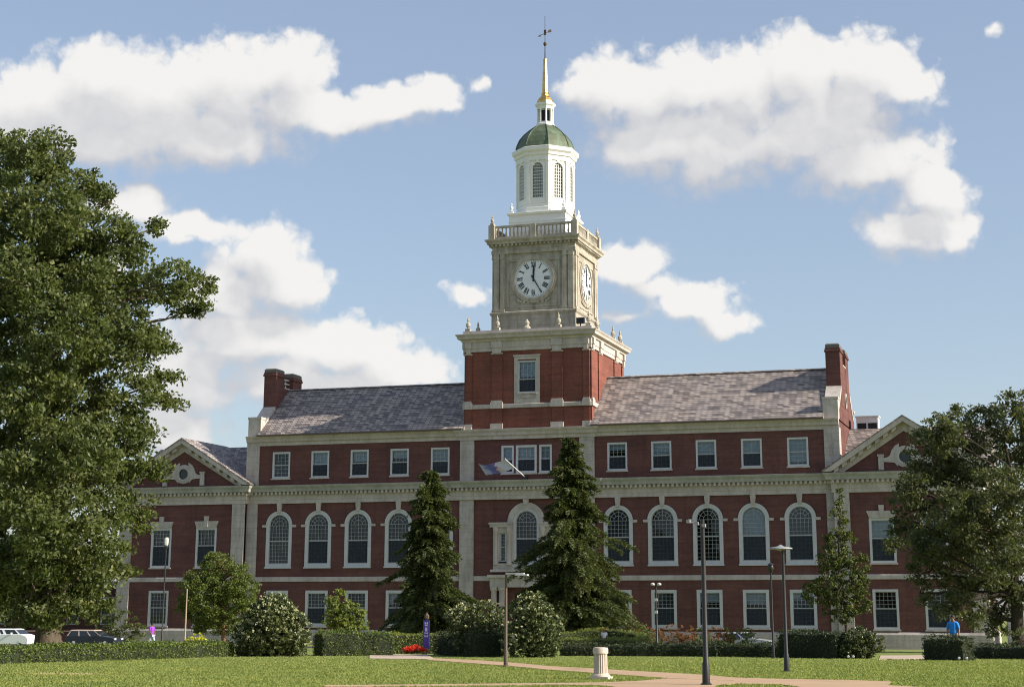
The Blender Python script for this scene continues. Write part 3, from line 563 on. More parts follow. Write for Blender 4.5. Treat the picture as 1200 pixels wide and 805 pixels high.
# window copies: each kind is modelled once per variant and copied
def place(kind, spots, **kw):
    first = None
    for p in spots:
        if first is None: first = kind(lib, p, **kw)
        else: clone(first, lib, p)
    return first
z3 = 13.98
def v3(xs, **kw): place(sash_window, [(x, 0, z3) for x in xs], W=1.84, H=2.52, nc=4, nr=3, cas=.155, **kw)
v3([XS[4]], screen=False); v3([XS[1]], screen=True, blind=.3); v3([XS[2]], screen=True, blind=.42); v3([XS[3]], screen=True, blind=.6); v3([XS[5]], screen=True, blind=.25); v3([XS[0]], screen=True, blind=.7)
v3([XS[6]], screen=True, blind=.48); v3([XS[7]], blind=.52); v3([XS[8]], blind=.95, screen=True); v3([XS[9]], screen=False, blind=.9)
def va(xs, **kw): place(arched_window, [(x, 0, 5.66) for x in xs], hw=1.34, zs=3.87, gl=1.02, meet=2.42, **kw)
va([XS[4], XS[7]], screen=False); va([XS[0], XS[2], XS[6]], screen=True); va([XS[1], XS[3]], screen=True, curtain=True); va([XS[5]], screen=True, blind=2); va([XS[8]], screen=True, blind=.5, curtain=True); va([XS[9]], screen=True, blind=2, curtain=True)
def vg(xs, **kw): place(sash_window, [(x, 0, .25) for x in xs], W=2.28, H=3.25, nc=5, nr=4, cas=.26, meet=.52, **kw)
vg([XS[4], XS[2]], curtain=False); vg([XS[7]], curtain=False, blind=.3); vg([XS[0], XS[3], XS[6]], screen=True, curtain=True); vg([XS[1], XS[8]], screen=True, blind=.35); vg([XS[5], XS[9]], screen=True, blind=.2, curtain=True)
place(sash_window, [(-1.9, 0, 13.95), (1.75, 0, 13.95)], W=1.2, H=2.55, nc=2, nr=3, cas=.17, blind=.5)
place(sash_window, [(-.1, 0, 13.95)], W=2.0, H=2.55, nc=4, nr=3, cas=.2, blind=.55)

# the Venetian window and portico under the tower
L = arch(PC, 1.78, 0, 9.53, 24)[2:]
out = [(PC-3.15, 5.3), (PC+3.15, 5.3), (PC+3.15, 9.1), (PC+1.78, 9.1)]+L+[(PC-1.78, 9.1), (PC-3.15, 9.1)]
panel('venetian_surround', out, [arch(PC, 1.235, 5.705, 9.53), rect(PC-2.54, PC-1.96, 6.01, 8.61), rect(PC+1.96, PC+2.54, 6.01, 8.61)], -.16, .02, M['stone_plain'], lib)
ven = arched_window(lib, (PC, -.02, 5.7), 1.235, 3.83, 1.0, 2.35, screen=True, dress=False, blind=0)
for s in (-1, 1):
    w = sash_window(lib, (PC+s*2.25, 0, 6.0), .6, 2.62, 2, 4, cas=.09, screen=False)
    b = MB(); b.box(PC+s*1.3, PC+s*3.42, -.36, -.1, 9.1, 9.35).box(PC+s*1.25, PC+s*3.5, -.44, -.1, 9.352, 9.52); b.build('window_entablature', M['stone_plain'], lib)
    for x in (1.6, 2.9):
        b = MB(); b.lathe(PC+s*x, -.2, [(.23, 5.72), (.23, 5.85), (.19, 5.92), (.16, 8.5), (.2, 8.6), (.25, 8.85), (.25, 9.1)], 14); b.build('column', M['stone_plain'], lib, smooth=True)
b = MB(); b.prism([(PC-.18, 11.1), (PC+.18, 11.1), (PC+.28, 11.58), (PC-.28, 11.58)], -.3, .02); b.build('keystone', M['stone_plain'], lib)
b = MB(); b.box(PC-3.35, PC+3.35, -.4, .02, 5.1, 5.32); b.build('sill_band', M['stone_plain'], lib)
b = MB(); b.box(PC-3.3, PC+3.3, -.62, -.003, 3.75, 4.6).box(PC-3.5, PC+3.5, -.8, -.004, 4.6, 4.85); po = b.build('portico', M['stone_plain'], lib)
for x in (-2.95, -2.2, 2.2, 2.95):
    b = MB(); b.lathe(PC+x, -.42, [(.4, GB), (.4, -1.0), (.33, -.95), (.3, 0), (.26, 3.4), (.36, 3.5), (.36, 3.75)], 16); b.build('column', M['stone_plain'], po, smooth=True)
b = MB(); b.box(PC-1.05, PC+1.05, .06, .12, -1.2, 3.1)
for x in (-.55, .55):
    for z in (-.9, .2, 1.3): b.box(PC+x-.38, PC+x+.38, .03, .06, z, z+.9)
b.build('entrance_door', M['bronze'], po)
b = MB(); b.box(PC-3.6, PC+3.6, -2.4, -.01, GB, -1.3).box(PC-3.3, PC+3.3, -1.9, -.012, -1.3, -1.18); b.build('entrance_steps', M['stone'], po)
b = MB(); b.lathe(3.1, -1.1, [(.05, 3.0), (.2, 3.15), (.26, 3.7), (.16, 3.85), (.04, 4.1)], 8); b.build('hanging_lantern', M['pale_metal'], po)

# ---------------------------------------------------------------- tower, brick stage
TC = 6.03; TW = 6.08
t_holes = [rect(-.9, .92, 21.3, 24.32)]
panel('tower_front_wall', rect(-TW, TW, 17.6, 25.4), t_holes, TC-TW, TC-TW+.34, M['brick_tower'], lib)
b = MB(); b.box(-TW, -TW+.3, TC-TW+.003, TC+TW, 17.6, 25.4).box(TW-.3, TW, TC-TW+.003, TC+TW, 17.6, 25.4).box(-TW+.3, TW-.3, TC+TW-.3, TC+TW, 17.6, 25.4).box(-1.5, 1.5, 1.5, 1.6, 20, 25); b.build('tower_wall', M['brick_tower'], lib)
def around(fn, xs):                                 # same detail on the front and both side faces of the tower
    for x in xs: fn(x, 'f'); fn(x, 'r'); fn(x, 'l')
def fbox(b, side, x0, x1, o0, o1, z0, z1, hw=TW, tc=TC):
    """box against a face of a square tower; x along the face, o outwards"""
    if side == 'f': b.box(x0, x1, tc-hw-o1, tc-hw-o0, z0, z1)
    elif side == 'r': b.box(hw+o0, hw+o1, tc+x0, tc+x1, z0, z1)
    else: b.box(-hw-o1, -hw-o0, tc+x0, tc+x1, z0, z1)
for x0, x1 in ((-6.03, -5.42), (-3.45, -2.4), (2.4, 3.45), (5.42, 6.03)):
    for sd in 'frl':
        b = MB(); fbox(b, sd, x0, x1, -.01, .11, 18.5, 25.35); p = b.build('tower_pilaster', M['brick_tower'], lib)
        b = MB(); fbox(b, sd, x0-.09, x1+.07, 0, .24, 18.05, 18.54); fbox(b, sd, x0-.08, x1+.06, 0, .26, 19.93, 20.52); fbox(b, sd, x0-.02, x1, 0, .2, 20.52, 20.68)
        b.build('stone_block', M['stone_plain'], p)
        b = MB(); fbox(b, sd, x0+.02, x1-.02, .1, .36, 25.62, 26.2); fbox(b, sd, x0+.1, x1-.1, .1, .28, 25.1, 25.62); fbox(b, sd, x0-.05, x1+.05, 0, .2, 25.02, 25.14); b.build('bracket', M['stone_plain'], p)
b = MB(); b.ring(0, TC, TW, TW, [(-.02, 17.7), (.3, 17.7), (.3, 17.85), (.16, 18.03), (-.02, 18.06)]); b.build('tower_base_course', M['stone_plain'], lib)
b = MB(); b.ring(0, TC, TW, TW, [(-.02, 19.95), (.13, 19.95), (.16, 20.28), (.1, 20.34), (-.02, 20.36)]); b.build('tower_band', M['stone_plain'], lib)
b = MB(); b.ring(0, TC, TW, TW, [(-.02, 25.3), (.12, 25.3), (.12, 25.62), (.17, 25.64), (.17, 26.18), (.3, 26.22), (.34, 26.4), (.62, 26.5), (.66, 26.7), (.78, 26.86), (.8, 26.93), (-.3, 26.96)]); tcn = b.build('tower_cornice', M['stone_plain'], lib)
b = MB(); b.ring(0, TC, TW, TW, [(.22, 26.94), (.22, 27.28), (-.25, 27.28), (-.25, 26.94)]); b.build('blocking_course', M['stone_plain'], lib)
b = MB(); b.box(-5.9, 5.9, .2, 11.9, 26.94, 26.99); b.build('tower_flat_roof', M['lead'], lib)
f = MB(); frame_box(f, -1.24, 1.24, 20.36, 24.78, .36, TC-TW-.1, TC-TW+.02); f.box(-.9, .9, TC-TW-.05, TC-TW+.01, 20.7, 21.3).box(-.6, .6, TC-TW-.1, TC-TW-.04, 20.85, 21.1); f.box(-1.34, 1.34, TC-TW-.16, TC-TW-.1, 24.7, 24.86); f.build('window_surround', M['stone_plain'], lib)
sash_window(lib, (.01, TC-TW, 21.3), 1.8, 3.0, 4, 4, cas=.12, screen=True, blind=.5, meet=.42)
def urn(x, y, z, s=1.0, m='stone_plain', dark=False):
    b = MB(); b.box(x-.24*s, x+.24*s, y-.24*s, y+.24*s, z, z+.3*s)
    b.lathe(x, y, [(r*s, z+h*s) for r, h in ((.12, .3), (.1, .42), (.2, .5), (.23, .66), (.21, .8), (.09, .92), (.07, 1.0), (.12, 1.08), (.09, 1.2), (.03, 1.42), (.0, 1.5))], 12)
    b.build('urn_finial', M[m], lib, (x, y, z), smooth=False)
for x in (-5.9, -3.0, 3.0, 5.9): urn(x, .15, 27.28, 1.0, 'clock_stone_plain')
for x in (-5.9, 5.9):
    for y in (3.0, 9.1, 11.9): urn(x, y, 27.28, 1.0, 'clock_stone_plain')
b = MB(); b.box(4.45, 5.2, 1.05, 1.5, 27.75, 28.3).tube([(4.8, 1.3, 26.99), (4.8, 1.3, 27.75)], .05, 6); b.build('floodlight', M['black'], lib)
b = MB(); b.lathe(-.2, .5, [(.3, 27.0), (.38, 27.5), (.2, 27.7), (.28, 27.95), (.05, 28.3)], 10); b.build('carved_ornament', M['clock_stone_plain'], lib)

# ---------------------------------------------------------------- clock stage
CW = 4.03; CS = 'clock_stone'; CP = 'clock_stone_plain'
b = MB(); b.box(-CW, CW, TC-CW, TC+CW, 26.9, 36.3); b.build('clock_stage_wall', M[CS], lib)
b = MB(); b.ring(0, TC, CW, CW, [(-.02, 26.98), (.14, 26.98), (.14, 28.95), (.28, 29.1), (.28, 29.28), (.08, 29.4), (-.02, 29.4)]); b.build('clock_stage_base', M[CS], lib)
for sd in 'frl':
    for x0, x1 in ((-3.95, -3.45), (-3.3, -2.88), (2.88, 3.3), (3.45, 3.95)):
        b = MB(); fbox(b, sd, x0, x1, -.01, .14, 29.4, 34.5, CW); fbox(b, sd, x0-.04, x1+.04, -.01, .2, 34.5, 34.68, CW); fbox(b, sd, x0-.02, x1+.02, -.01, .18, 34.68, 34.95, CW); fbox(b, sd, x0-.05, x1+.05, -.01, .2, 29.38, 29.6, CW)
        b.build('clock_stage_pilaster', M[CP], lib)
    b = MB(); w = .12
    fbox(b, sd, -2.6, 2.6, 0, .07, 34.2, 34.32, CW); fbox(b, sd, -2.6, 2.6, 0, .07, 29.75, 29.87, CW); fbox(b, sd, -2.6, -2.48, 0, .07, 29.87, 34.2, CW); fbox(b, sd, 2.48, 2.6, 0, .07, 29.87, 34.2, CW)
    b.build('panel_moulding', M[CP], lib)
    b = MB()                                         # carved wreath and ribbons below the dial
    for k in range(11):
        a = math.pi*(k/10); x = 1.55*math.cos(a); z = 30.45-.28*math.sin(a)
        fbox(b, sd, x-.11, x+.11, 0, .1+.03*(k % 2), z-.1, z+.1, CW)
    fbox(b, sd, -.3, .3, 0, .14, 30.1, 30.45, CW); b.build('carved_swag', M[CP], lib)
b = MB(); b.ring(0, TC, CW, CW, [(-.02, 34.96), (.16, 34.96), (.18, 35.3), (.1, 35.34), (.1, 35.68), (.22, 35.72), (.22, 35.9), (-.02, 35.9)]); cc = b.build('clock_stage_entablature', M[CP], lib)
b = MB(); b.ring(0, TC, CW, CW, [(-.02, 35.91), (.5, 35.91), (.54, 36.1), (.68, 36.24), (.7, 36.38), (-.02, 36.42)]); b.build('clock_stage_cornice', M[CP], cc)
b = MB()
for sd in 'frl':
    for i in range(21):
        x = -CW+2*CW*i/20; fbox(b, sd, x-.1, x+.1, .2, .42, 35.72, 35.905, CW)
b.build('dentils', M[CP], cc)
# balustrade
BZ0, BZ1 = 36.42, 37.75; BH = CW+.1
b = MB(); b.ring(0, TC, BH, BH, [(.12, BZ0), (.12, BZ0+.25), (-.12, BZ0+.25), (-.12, BZ0)]); b.ring(0, TC, BH, BH, [(.13, BZ1-.2), (.13, BZ1), (-.13, BZ1), (-.13, BZ1-.2)]); bal = b.build('balustrade', M[CP], lib)
b = MB()
for i in range(19):
    x = -3.5+7.0*i/18
    if abs(x) < .3: continue
    for sd in 'frl':
        cx, cyy = {'f': (x, TC-BH), 'r': (BH, TC+x), 'l': (-BH, TC+x)}[sd]
        b.lathe(cx, cyy, [(.07, BZ0+.25), (.11, BZ0+.45), (.06, BZ0+.8), (.08, BZ1-.2)], 6)
b.build('balusters', M[CP], bal)
for sx in (-1, 1):
    for sy in (-1, 1): b = MB(); b.box(sx*BH-.3, sx*BH+.3, TC+sy*BH-.3, TC+sy*BH+.3, BZ0, BZ1+.08); b.build('balustrade_post', M[CP], bal)
b = MB(); b.box(-.3, .3, TC-BH-.2, TC-BH+.2, BZ0, BZ1+.02); b.build('balustrade_post', M[CP], bal)
b = MB(); b.box(BH-.2, BH+.2, TC-.3, TC+.3, BZ0, BZ1+.02); b.build('balustrade_post', M[CP], bal)
for sx in (-1, 1):
    for sy in (-1, 1): urn(sx*BH, TC+sy*BH, BZ1+.08, .75, CP)
# the dials
def dial(side, z=32.45):
    """built in a local frame (u right, w up, o outwards) and turned onto its face"""
    def X(u, w, o):
        if side == 'f': return (u, TC-CW-o, z+w)
        return (CW+o, TC+u, z+w)
    def disc(mb, r0, r1, o0, o1, n=48):
        lo = [[X(r*math.cos(2*math.pi*i/n), r*math.sin(2*math.pi*i/n), o) for i in range(n)] for r, o in ((r0, o0), (r0, o1), (r1, o1), (r1, o0))]; mb.loft(lo, True)
    mb = MB(); disc(mb, 1.86, 2.08, -.01, .16); disc(mb, 2.08, 2.3, -.01, .09); ck = mb.build('clock', M[CP], lib, X(0, 0, 0))
    mb = MB(); n = 48; mb.add([X(1.87*math.cos(2*math.pi*i/n), 1.87*math.sin(2*math.pi*i/n), .04) for i in range(n)], [tuple(range(n))]); mb.build('clock_face', M['clock_face'], ck, X(0, 0, 0))
    mb = MB()
    def bar(u0, w0, u1, w1, t0, t1=None, o=.05, d=.02):
        t1 = t0 if t1 is None else t1; dx, dz = u1-u0, w1-w0; l = math.hypot(dx, dz); nx, nz = -dz/l, dx/l
        q = [(u0+nx*t0/2, w0+nz*t0/2), (u0-nx*t0/2, w0-nz*t0/2), (u1-nx*t1/2, w1-nz*t1/2), (u1+nx*t1/2, w1+nz*t1/2)]
        mb.add([X(a, c, o) for a, c in q]+[X(a, c, o+d) for a, c in q], [(0, 1, 2, 3), (7, 6, 5, 4), (0, 4, 5, 1), (1, 5, 6, 2), (2, 6, 7, 3), (3, 7, 4, 0)])
    NUM = ['XII', 'I', 'II', 'III', 'IIII', 'V', 'VI', 'VII', 'VIII', 'IX', 'X', 'XI']
    wd = {'I': .115, 'V': .25, 'X': .25}
    for k, s_ in enumerate(NUM):
        a = R(30*k); tot = sum(wd[c] for c in s_); u = -tot/2
        def T(p, q): return (p*math.cos(a)+q*math.sin(a), -p*math.sin(a)+q*math.cos(a))
        for c in s_:
            h0, h1, m_ = 1.08, 1.61, u+wd[c]/2
            if c == 'I': bar(*T(m_, h0), *T(m_, h1), .075)
            elif c == 'V': bar(*T(m_-.075, h1), *T(m_, h0), .08, .06); bar(*T(m_+.075, h1), *T(m_, h0), .03, .03, .052)
            else: bar(*T(m_-.075, h1), *T(m_+.075, h0), .085, None, .05); bar(*T(m_+.075, h1), *T(m_-.075, h0), .03, None, .052)
            u += wd[c]
    for k in range(60):
        a = R(6*k); w_ = .05 if k % 5 == 0 else .022; bar(1.66*math.sin(a), 1.66*math.cos(a), 1.76*math.sin(a), 1.76*math.cos(a), w_)
    mb.build('numerals', M['black'], ck, X(0, 0, 0))
    mb = MB(); a = R(3); bar(-.3*math.sin(a), -.3*math.cos(a), .9*math.sin(a), .9*math.cos(a), .13, .2, .09, .03); bar(.9*math.sin(a), .9*math.cos(a), 1.42*math.sin(a), 1.42*math.cos(a), .2, .02, .09, .03); mb.build('hour_hand', M['black'], ck, X(0, 0, 0))
    mb = MB(); a = R(149); bar(-.35*math.sin(a), -.35*math.cos(a), 1.6*math.sin(a), 1.6*math.cos(a), .14, .05, .13, .03); mb.build('minute_hand', M['black'], ck, X(0, 0, 0))
M['clock_face'] = paint('clock_face_paint', (.74, .76, .78), .4, .05)
dial('f'); dial('r')
# ---------------------------------------------------------------- white belfry
b = MB(); b.ring(0, TC, 2.85, 2.85, [(0, 36.4), (0, 38.95), (.14, 39.02), (.2, 39.22), (0, 39.28), (-2.85, 39.3)]); b.ring(0, TC, 2.85, 2.85, [(0, 38.3), (.05, 38.3), (.05, 38.42), (0, 38.42)]); b.build('belfry_base', M['belfry_white'], lib)
for sx in (-1, 1):
    for sy in (-1, 1): urn(sx*2.65, TC+sy*2.65, 39.27, .8, 'belfry_white')
ph = R(22.5); oct_ = lambda r, z: (r, z)
b = MB(); b.lathe(0, TC, [(2.95, 39.28), (2.95, 39.75), (2.85, 39.82), (2.85, 40.1)], 8, ph); b.build('belfry_footing', M['belfry_white'], lib)
AP = 2.82*math.cos(R(22.5)); SIDE = 2*2.82*math.sin(R(22.5))
def face_xf(k, verts):
    a = R(45*k); c, s = math.cos(a), math.sin(a)
    return [(x*c-(y-AP*-1+0)*0+((y))*(-s), TC+x*s+(y)*c, z) for x, y, z in verts]
for k in range(8):
    a = R(45*k); c, s = math.cos(a), math.sin(a)
    T = lambda x, y, z: (x*c-y*s, TC+x*s+y*c, z)      # face k: local y = -AP is the outer face
    hw = .52; zs, z0 = 43.72, 40.75
    outer = rect(-SIDE/2, SIDE/2, 40.05, 45.0); hole = arch(0, hw, z0, zs, 12)
    mb = MB(); polys = [outer, hole]; flat = outer+hole
    tri = tessellate_polygon([[Vector((p[0], p[1], 0)) for p in q] for q in polys])
    mb.add([T(p[0], -AP, p[1]) for p in flat], [tuple(t) for t in tri]); n = len(hole)
    mb.add([T(p[0], -AP, p[1]) for p in hole]+[T(p[0], -AP+.3, p[1]) for p in hole], [(i, (i+1) % n, (i+1) % n+n, i+n) for i in range(n)])
    wl = mb.build('belfry_wall', M['belfry_white'], lib)
    mb = MB()
    def bx(x0, x1, o0, o1, za, zb): mb.add([T(x, -AP-o, z) for x, o, z in ((x0, o1, za), (x1, o1, za), (x1, o0, za), (x0, o0, za), (x0, o1, zb), (x1, o1, zb), (x1, o0, zb), (x0, o0, zb))], [(0, 3, 2, 1), (4, 5, 6, 7), (0, 1, 5, 4), (1, 2, 6, 5), (2, 3, 7, 6), (3, 0, 4, 7)])
    for sx in (-1, 1): bx(sx*.98-.13, sx*.98+.13, 0, .09, 40.1, 44.3); bx(sx*.98-.16, sx*.98+.16, 0, .13, 44.3, 44.5)
    for i in range(12):
        t0, t1 = math.pi*i/12, math.pi*(i+1)/12; q = [(r*math.cos(t), zs+r*math.sin(t)) for r, t in ((hw, t0), (hw+.14, t0), (hw+.14, t1), (hw, t1))]
        mb.add([T(p, -AP-o, z) for o in (0, .06) for p, z in q], [(0, 1, 2, 3), (7, 6, 5, 4), (0, 4, 5, 1), (1, 5, 6, 2), (2, 6, 7, 3), (3, 7, 4, 0)])
    bx(-hw-.14, -hw, 0, .06, z0, zs); bx(hw, hw+.14, 0, .06, z0, zs); bx(-.12, .12, 0, .12, zs+hw, zs+hw+.3)
    bx(-.75, .75, 0, .04, 40.15, 40.6)
    mb.build('belfry_pilasters', M['belfry_white'], wl)
    mb = MB(); mb.add([T(p, -AP+.16, z) for p, z in hole], [tuple(range(n))]); mb.build('belfry_glass', M['belfry_glass'] if 'belfry_glass' in M else M.setdefault('belfry_glass', paint('belfry_glass', (.12, .14, .15), .25)), wl)
    mb = MB()
    for i in range(1, 5): x = -hw+2*hw*i/5; bx(x-.022, x+.022, -.13, -.09, z0, zs+math.sqrt(max(0, hw*hw-x*x)))
    for j in range(1, 11): z = z0+j*.33; w_ = hw if z < zs else math.sqrt(max(.0, hw*hw-(z-zs)**2)); bx(-w_, w_, -.128, -.092, z-.022, z+.022)
    mb.build('belfry_muntins', M['belfry_white'], wl)
b = MB(); b.lathe(0, TC, [(2.8, 44.45), (2.95, 44.5), (2.95, 44.95), (3.08, 45.0), (3.12, 45.25), (3.32, 45.45), (3.36, 45.8), (2.7, 46.02), (.1, 46.1)], 8, ph, cap=False); b.build('belfry_cornice', M['belfry_white'], lib)
b = MB(); b.lathe(0, TC, [(2.95, 45.9), (2.93, 46.1), (2.82, 46.5), (2.55, 47.1), (2.1, 47.65), (1.6, 48.1), (1.15, 48.42), (.9, 48.6), (.1, 48.65)], 8, ph, cap=False); dm = b.build('dome', M['copper'], lib)
b = MB()
for k in range(8):
    a = ph+R(45*k); b.tube([((r+.02)*math.cos(a), TC+(r+.02)*math.sin(a), z) for r, z in ((2.93, 46.1), (2.82, 46.5), (2.55, 47.1), (2.1, 47.65), (1.6, 48.1), (1.15, 48.42), (.9, 48.6))], .05, 6)
b.build('dome_ribs', M['copper'], dm)
b = MB(); b.lathe(0, TC, [(.95, 48.5), (.95, 48.75), (.86, 48.8), (.86, 48.95), (.5, 48.95), (.5, 50.3), (.84, 50.3), (.88, 50.55), (1.02, 50.7), (1.04, 50.88), (.6, 50.98)], 8, ph, cap=False)
ln = b.build('lantern', M['belfry_white'], lib)
for k in range(8):
    a = ph+R(45*k); b = MB(); b.lathe(.74*math.cos(a), TC+.74*math.sin(a), [(.1, 48.95), (.085, 50.2), (.12, 50.3)], 8); b.build('lantern_column', M['belfry_white'], ln)
b = MB(); b.lathe(0, TC, [(.52, 49.05), (.52, 50.2)], 8, ph); b.build('lantern_opening', M['interior'], ln)
b = MB(); b.lathe(0, TC, [(.86, 50.95), (.84, 51.15), (.66, 51.5), (.4, 51.75), (.36, 51.9), (.42, 51.98), (.3, 52.08), (.1, 52.1)], 8, ph, cap=False); b.build('gilded_cap', M['gold'], lib)
b = MB(); b.lathe(0, TC, [(.33, 52.05), (.2, 55.45), (.24, 55.5), (.24, 55.6), (.06, 55.75)], 8, ph); b.build('gilded_spire', M['gold'], lib)
b = MB(); b.lathe(0, TC, [(.075, 55.7), (.05, 57.0), (.1, 57.05), (.2, 57.25), (.1, 57.45), (.04, 57.5), (.03, 60.2)], 10); b.tube([(-.45, TC-.2, 58.12), (.4, TC+.18, 58.62)], .035, 6); b.box(-.12, .12, TC-.03, TC+.03, 58.2, 58.75)
b.add([(-.7, TC-.3, 57.98), (-.45, TC-.2, 58.25), (-.38, TC-.18, 58.0), (-.5, TC-.12, 58.1)], [(0, 1, 2), (0, 3, 1), (0, 2, 3), (1, 3, 2)]); b.add([(.3, TC+.15, 58.45), (.6, TC+.28, 58.55), (.56, TC+.28, 58.85), (.3, TC+.16, 58.75), (.45, TC+.26, 58.65)], [(0, 1, 2, 3), (0, 4, 1), (1, 4, 2), (2, 4, 3), (3, 4, 0)])
b.build('weather_vane', M['bronze'], lib)

# ---------------------------------------------------------------- end pavilions
for s in (-1, 1):
    X = lambda x: s*x
    xi, xo = (27.85, 40.15) if s > 0 else (28.2, 41.6); cx = (xi+xo)/2; wx = (31.8, 36.1) if s > 0 else (32.2, 37.05); YF, YR = -.6, 15.0
    hs = []
    for x in wx: hs += [rect(s*x-1.1, s*x+1.1, 5.66, 9.42), rect(s*x-1.07, s*x+1.07, .2, 3.5)]
    panel('pavilion_front_wall', rect(min(s*xi, s*xo), max(s*xi, s*xo), GB, 13.3), hs, YF, YF+.34, M['brick'], lib)
    b = MB(); b.box(X(xi), X(xi+.3), YF+.003, YR, GB, 13.2).box(X(xo-.3), X(xo), YF+.003, YR, GB, 13.2).box(X(xi+.3), X(xo-.3), YR-.3, YR, GB, 13.2).box(X(xi+.3), X(xo-.3), 1.5, 1.6, GB, 13.2); b.build('pavilion_wall', M['brick'], lib)
    b = MB(); b.ring(s*cx, (YF+YR)/2, (xo-xi)/2, (YR-YF)/2, [(0, GB), (.24, GB), (.24, -.22), (.13, -.04), (0, 0)]); b.build('stone_plinth', M['stone'], lib)
    b = MB(); b.ring(s*cx, (YF+YR)/2, (xo-xi)/2, (YR-YF)/2, [(-.02, 4.325), (.1, 4.325), (.1, 4.67), (.05, 4.745), (-.02, 4.745)]); b.build('string_course', M['stone_plain'], lib)
    for x0, x1 in ((xi-.01, xi+1.3), (xo-1.3, xo+.05)):
        b = MB(); b.box(X(x0), X(x1), YF-.13, YF+.05, GB, 11.65); b.build('corner_pilaster', M['stone'], lib)
    b = MB(); b.box(X(xo-.05), X(xo+.06), YF+.051, YF+1.3, GB, 11.65); b.build('corner_pilaster', M['stone'], lib)
    entab(s*cx, (YF+YR)/2, (xo-xi)/2, (YR-YF)/2, .003)
    place(sash_window, [(s*wx[0], YF, 5.66), (s*wx[1], YF, 5.66)], W=2.2, H=3.76, nc=5, nr=4, cas=.2, meet=.55, screen=True, blind=(.45 if s > 0 else 0), lintel='flare')
    place(sash_window, [(s*wx[0], YF, .2), (s*wx[1], YF, .2)], W=2.14, H=3.3, nc=5, nr=4, cas=.2, meet=.52, screen=(s > 0))
    # pediment
    ap, base, hw = 17.95, 13.36, (xo-xi)/2+.8
    sl = (ap-base)/hw
    b = MB(); b.prism([(s*cx-hw+.9, 13.3), (s*cx+hw-.9, 13.3), (s*cx, ap-.6)], YF+.01, YF+.3); pd = b.build('pediment', M['brick'], lib)
    b = MB()
    for q in (-1, 1):
        b.prism([(s*cx+q*hw, base), (s*cx+q*(hw-1.75), base), (s*cx, ap-1.22), (s*cx, ap-.02)], YF-.16, YF+.05)
        b.prism([(s*cx+q*(hw+.02), base-.01), (s*cx+q*(hw-.75), base+.02), (s*cx+q*.002, ap-.46), (s*cx+q*.002, ap+.03)], YF-.84, YF-.17)
        for i in range(8):
            x = hw-1.15-(hw-1.2)*i/8; zt = base+(hw-x)*sl-.46
            b.prism([(s*cx+q*(x+.19), zt-.19*sl-.02), (s*cx+q*(x-.19), zt+.19*sl-.02), (s*cx+q*(x-.19), zt+.19*sl-.32), (s*cx+q*(x+.19), zt-.19*sl-.32)], YF-.68, YF-.17)
    b.build('raking_cornice', M['stone_plain'], pd)
    ox, oz = s*cx, 14.55
    b = MB(); n = 28
    b.loft([[(ox+r*math.cos(2*math.pi*i/n), y, oz+r*math.sin(2*math.pi*i/n)) for i in range(n)] for r, y in ((.5, YF+.05), (.5, YF-.2), (.62, YF-.24), (.92, YF-.12), (.92, YF+.05))], False)
    for q in (-1, 1):
        pts = [(.45, 1.12), (.8, .95), (1.1, .55), (1.25, .12), (1.5, -.05), (1.85, -.08), (1.85, -.42), (1.3, -.45), (.9, -.5), (.6, -.85), (.75, 0), (.5, .7)]
        b.prism([(ox+q*a, oz+c) for a, c in pts], YF-.1, YF+.04); b.box(ox+q*1.8, ox+q*2.25, YF-.15, YF+.04, oz-1.1, oz+.05); b.box(ox+q*1.75, ox+q*2.32, YF-.19, YF+.04, oz+.05, oz+.22)
    oc = b.build('round_window', M['stone_plain'], pd)
    # (its dark pane is set in the same pediment)
    b = MB(); b.add([(ox+.52*math.cos(2*math.pi*i/n), YF-.02, oz+.52*math.sin(2*math.pi*i/n)) for i in range(n)], [tuple(range(n))]); b.build('round_pane', M['dark_pane'] if 'dark_pane' in M else M.setdefault('dark_pane', paint('dark_glass', (.02, .03, .035), .1)), pd)
    # roofs: front gable running back, and the cross roof behind it
    zr = ap+.06
    b = MB()
    for q in (-1, 1): b.prism([(s*cx+q*(hw+.06), base+.0), (s*cx+q*(hw+.06), base+.1), (s*cx+q*.001, zr+.02), (s*cx+q*.001, zr-.08)], YF-.9, 8.2)
    rf = b.build('pavilion_roof', M['slate'], lib)
    b = MB(); b.prism([(.2, 13.34), (.2, 13.42), (8.0, 17.9), (15.8, 13.42), (15.8, 13.34)], X(28.42), X(xo+.85), 'x'); b.build('cross_roof', M['slate'], lib)
b = MB(); b.box(29.05, 31.0, 8.0, 9.4, 17.4, 18.95); b.box(28.95, 31.1, 7.9, 9.5, 18.951, 19.06); v = b.build('roof_ventilator', M['white'], lib)
b = MB(); b.box(29.15, 29.95, 7.95, 7.99, 17.75, 18.4).box(30.1, 30.9, 7.95, 7.99, 17.75, 18.4); b.build('ventilator_louvre', M['interior'], v)
b = MB(); b.box(31.6, 33.4, 8.2, 9.6, 17.6, 18.15); b.build('roof_hatch', M['pale_metal'], lib)
# low porch on the sunny end
b = MB(); b.box(40.2, 43.3, 4.0, 8.2, 2.9, 3.5); pr = b.build('end_porch', M['stone_plain'], lib)
for y in (4.3, 7.9):
    for x in (41.5, 43.0):
        b = MB(); b.lathe(x, y, [(.26, GB), (.26, -1.2), (.2, -1.1), (.17, 2.7), (.25, 2.9)], 12); b.build('column', M['white'], pr)
b = MB(); b.box(40.16, 40.26, 5.2, 7.0, -1.3, 1.7); b.build('porch_door', M['white'], pr)

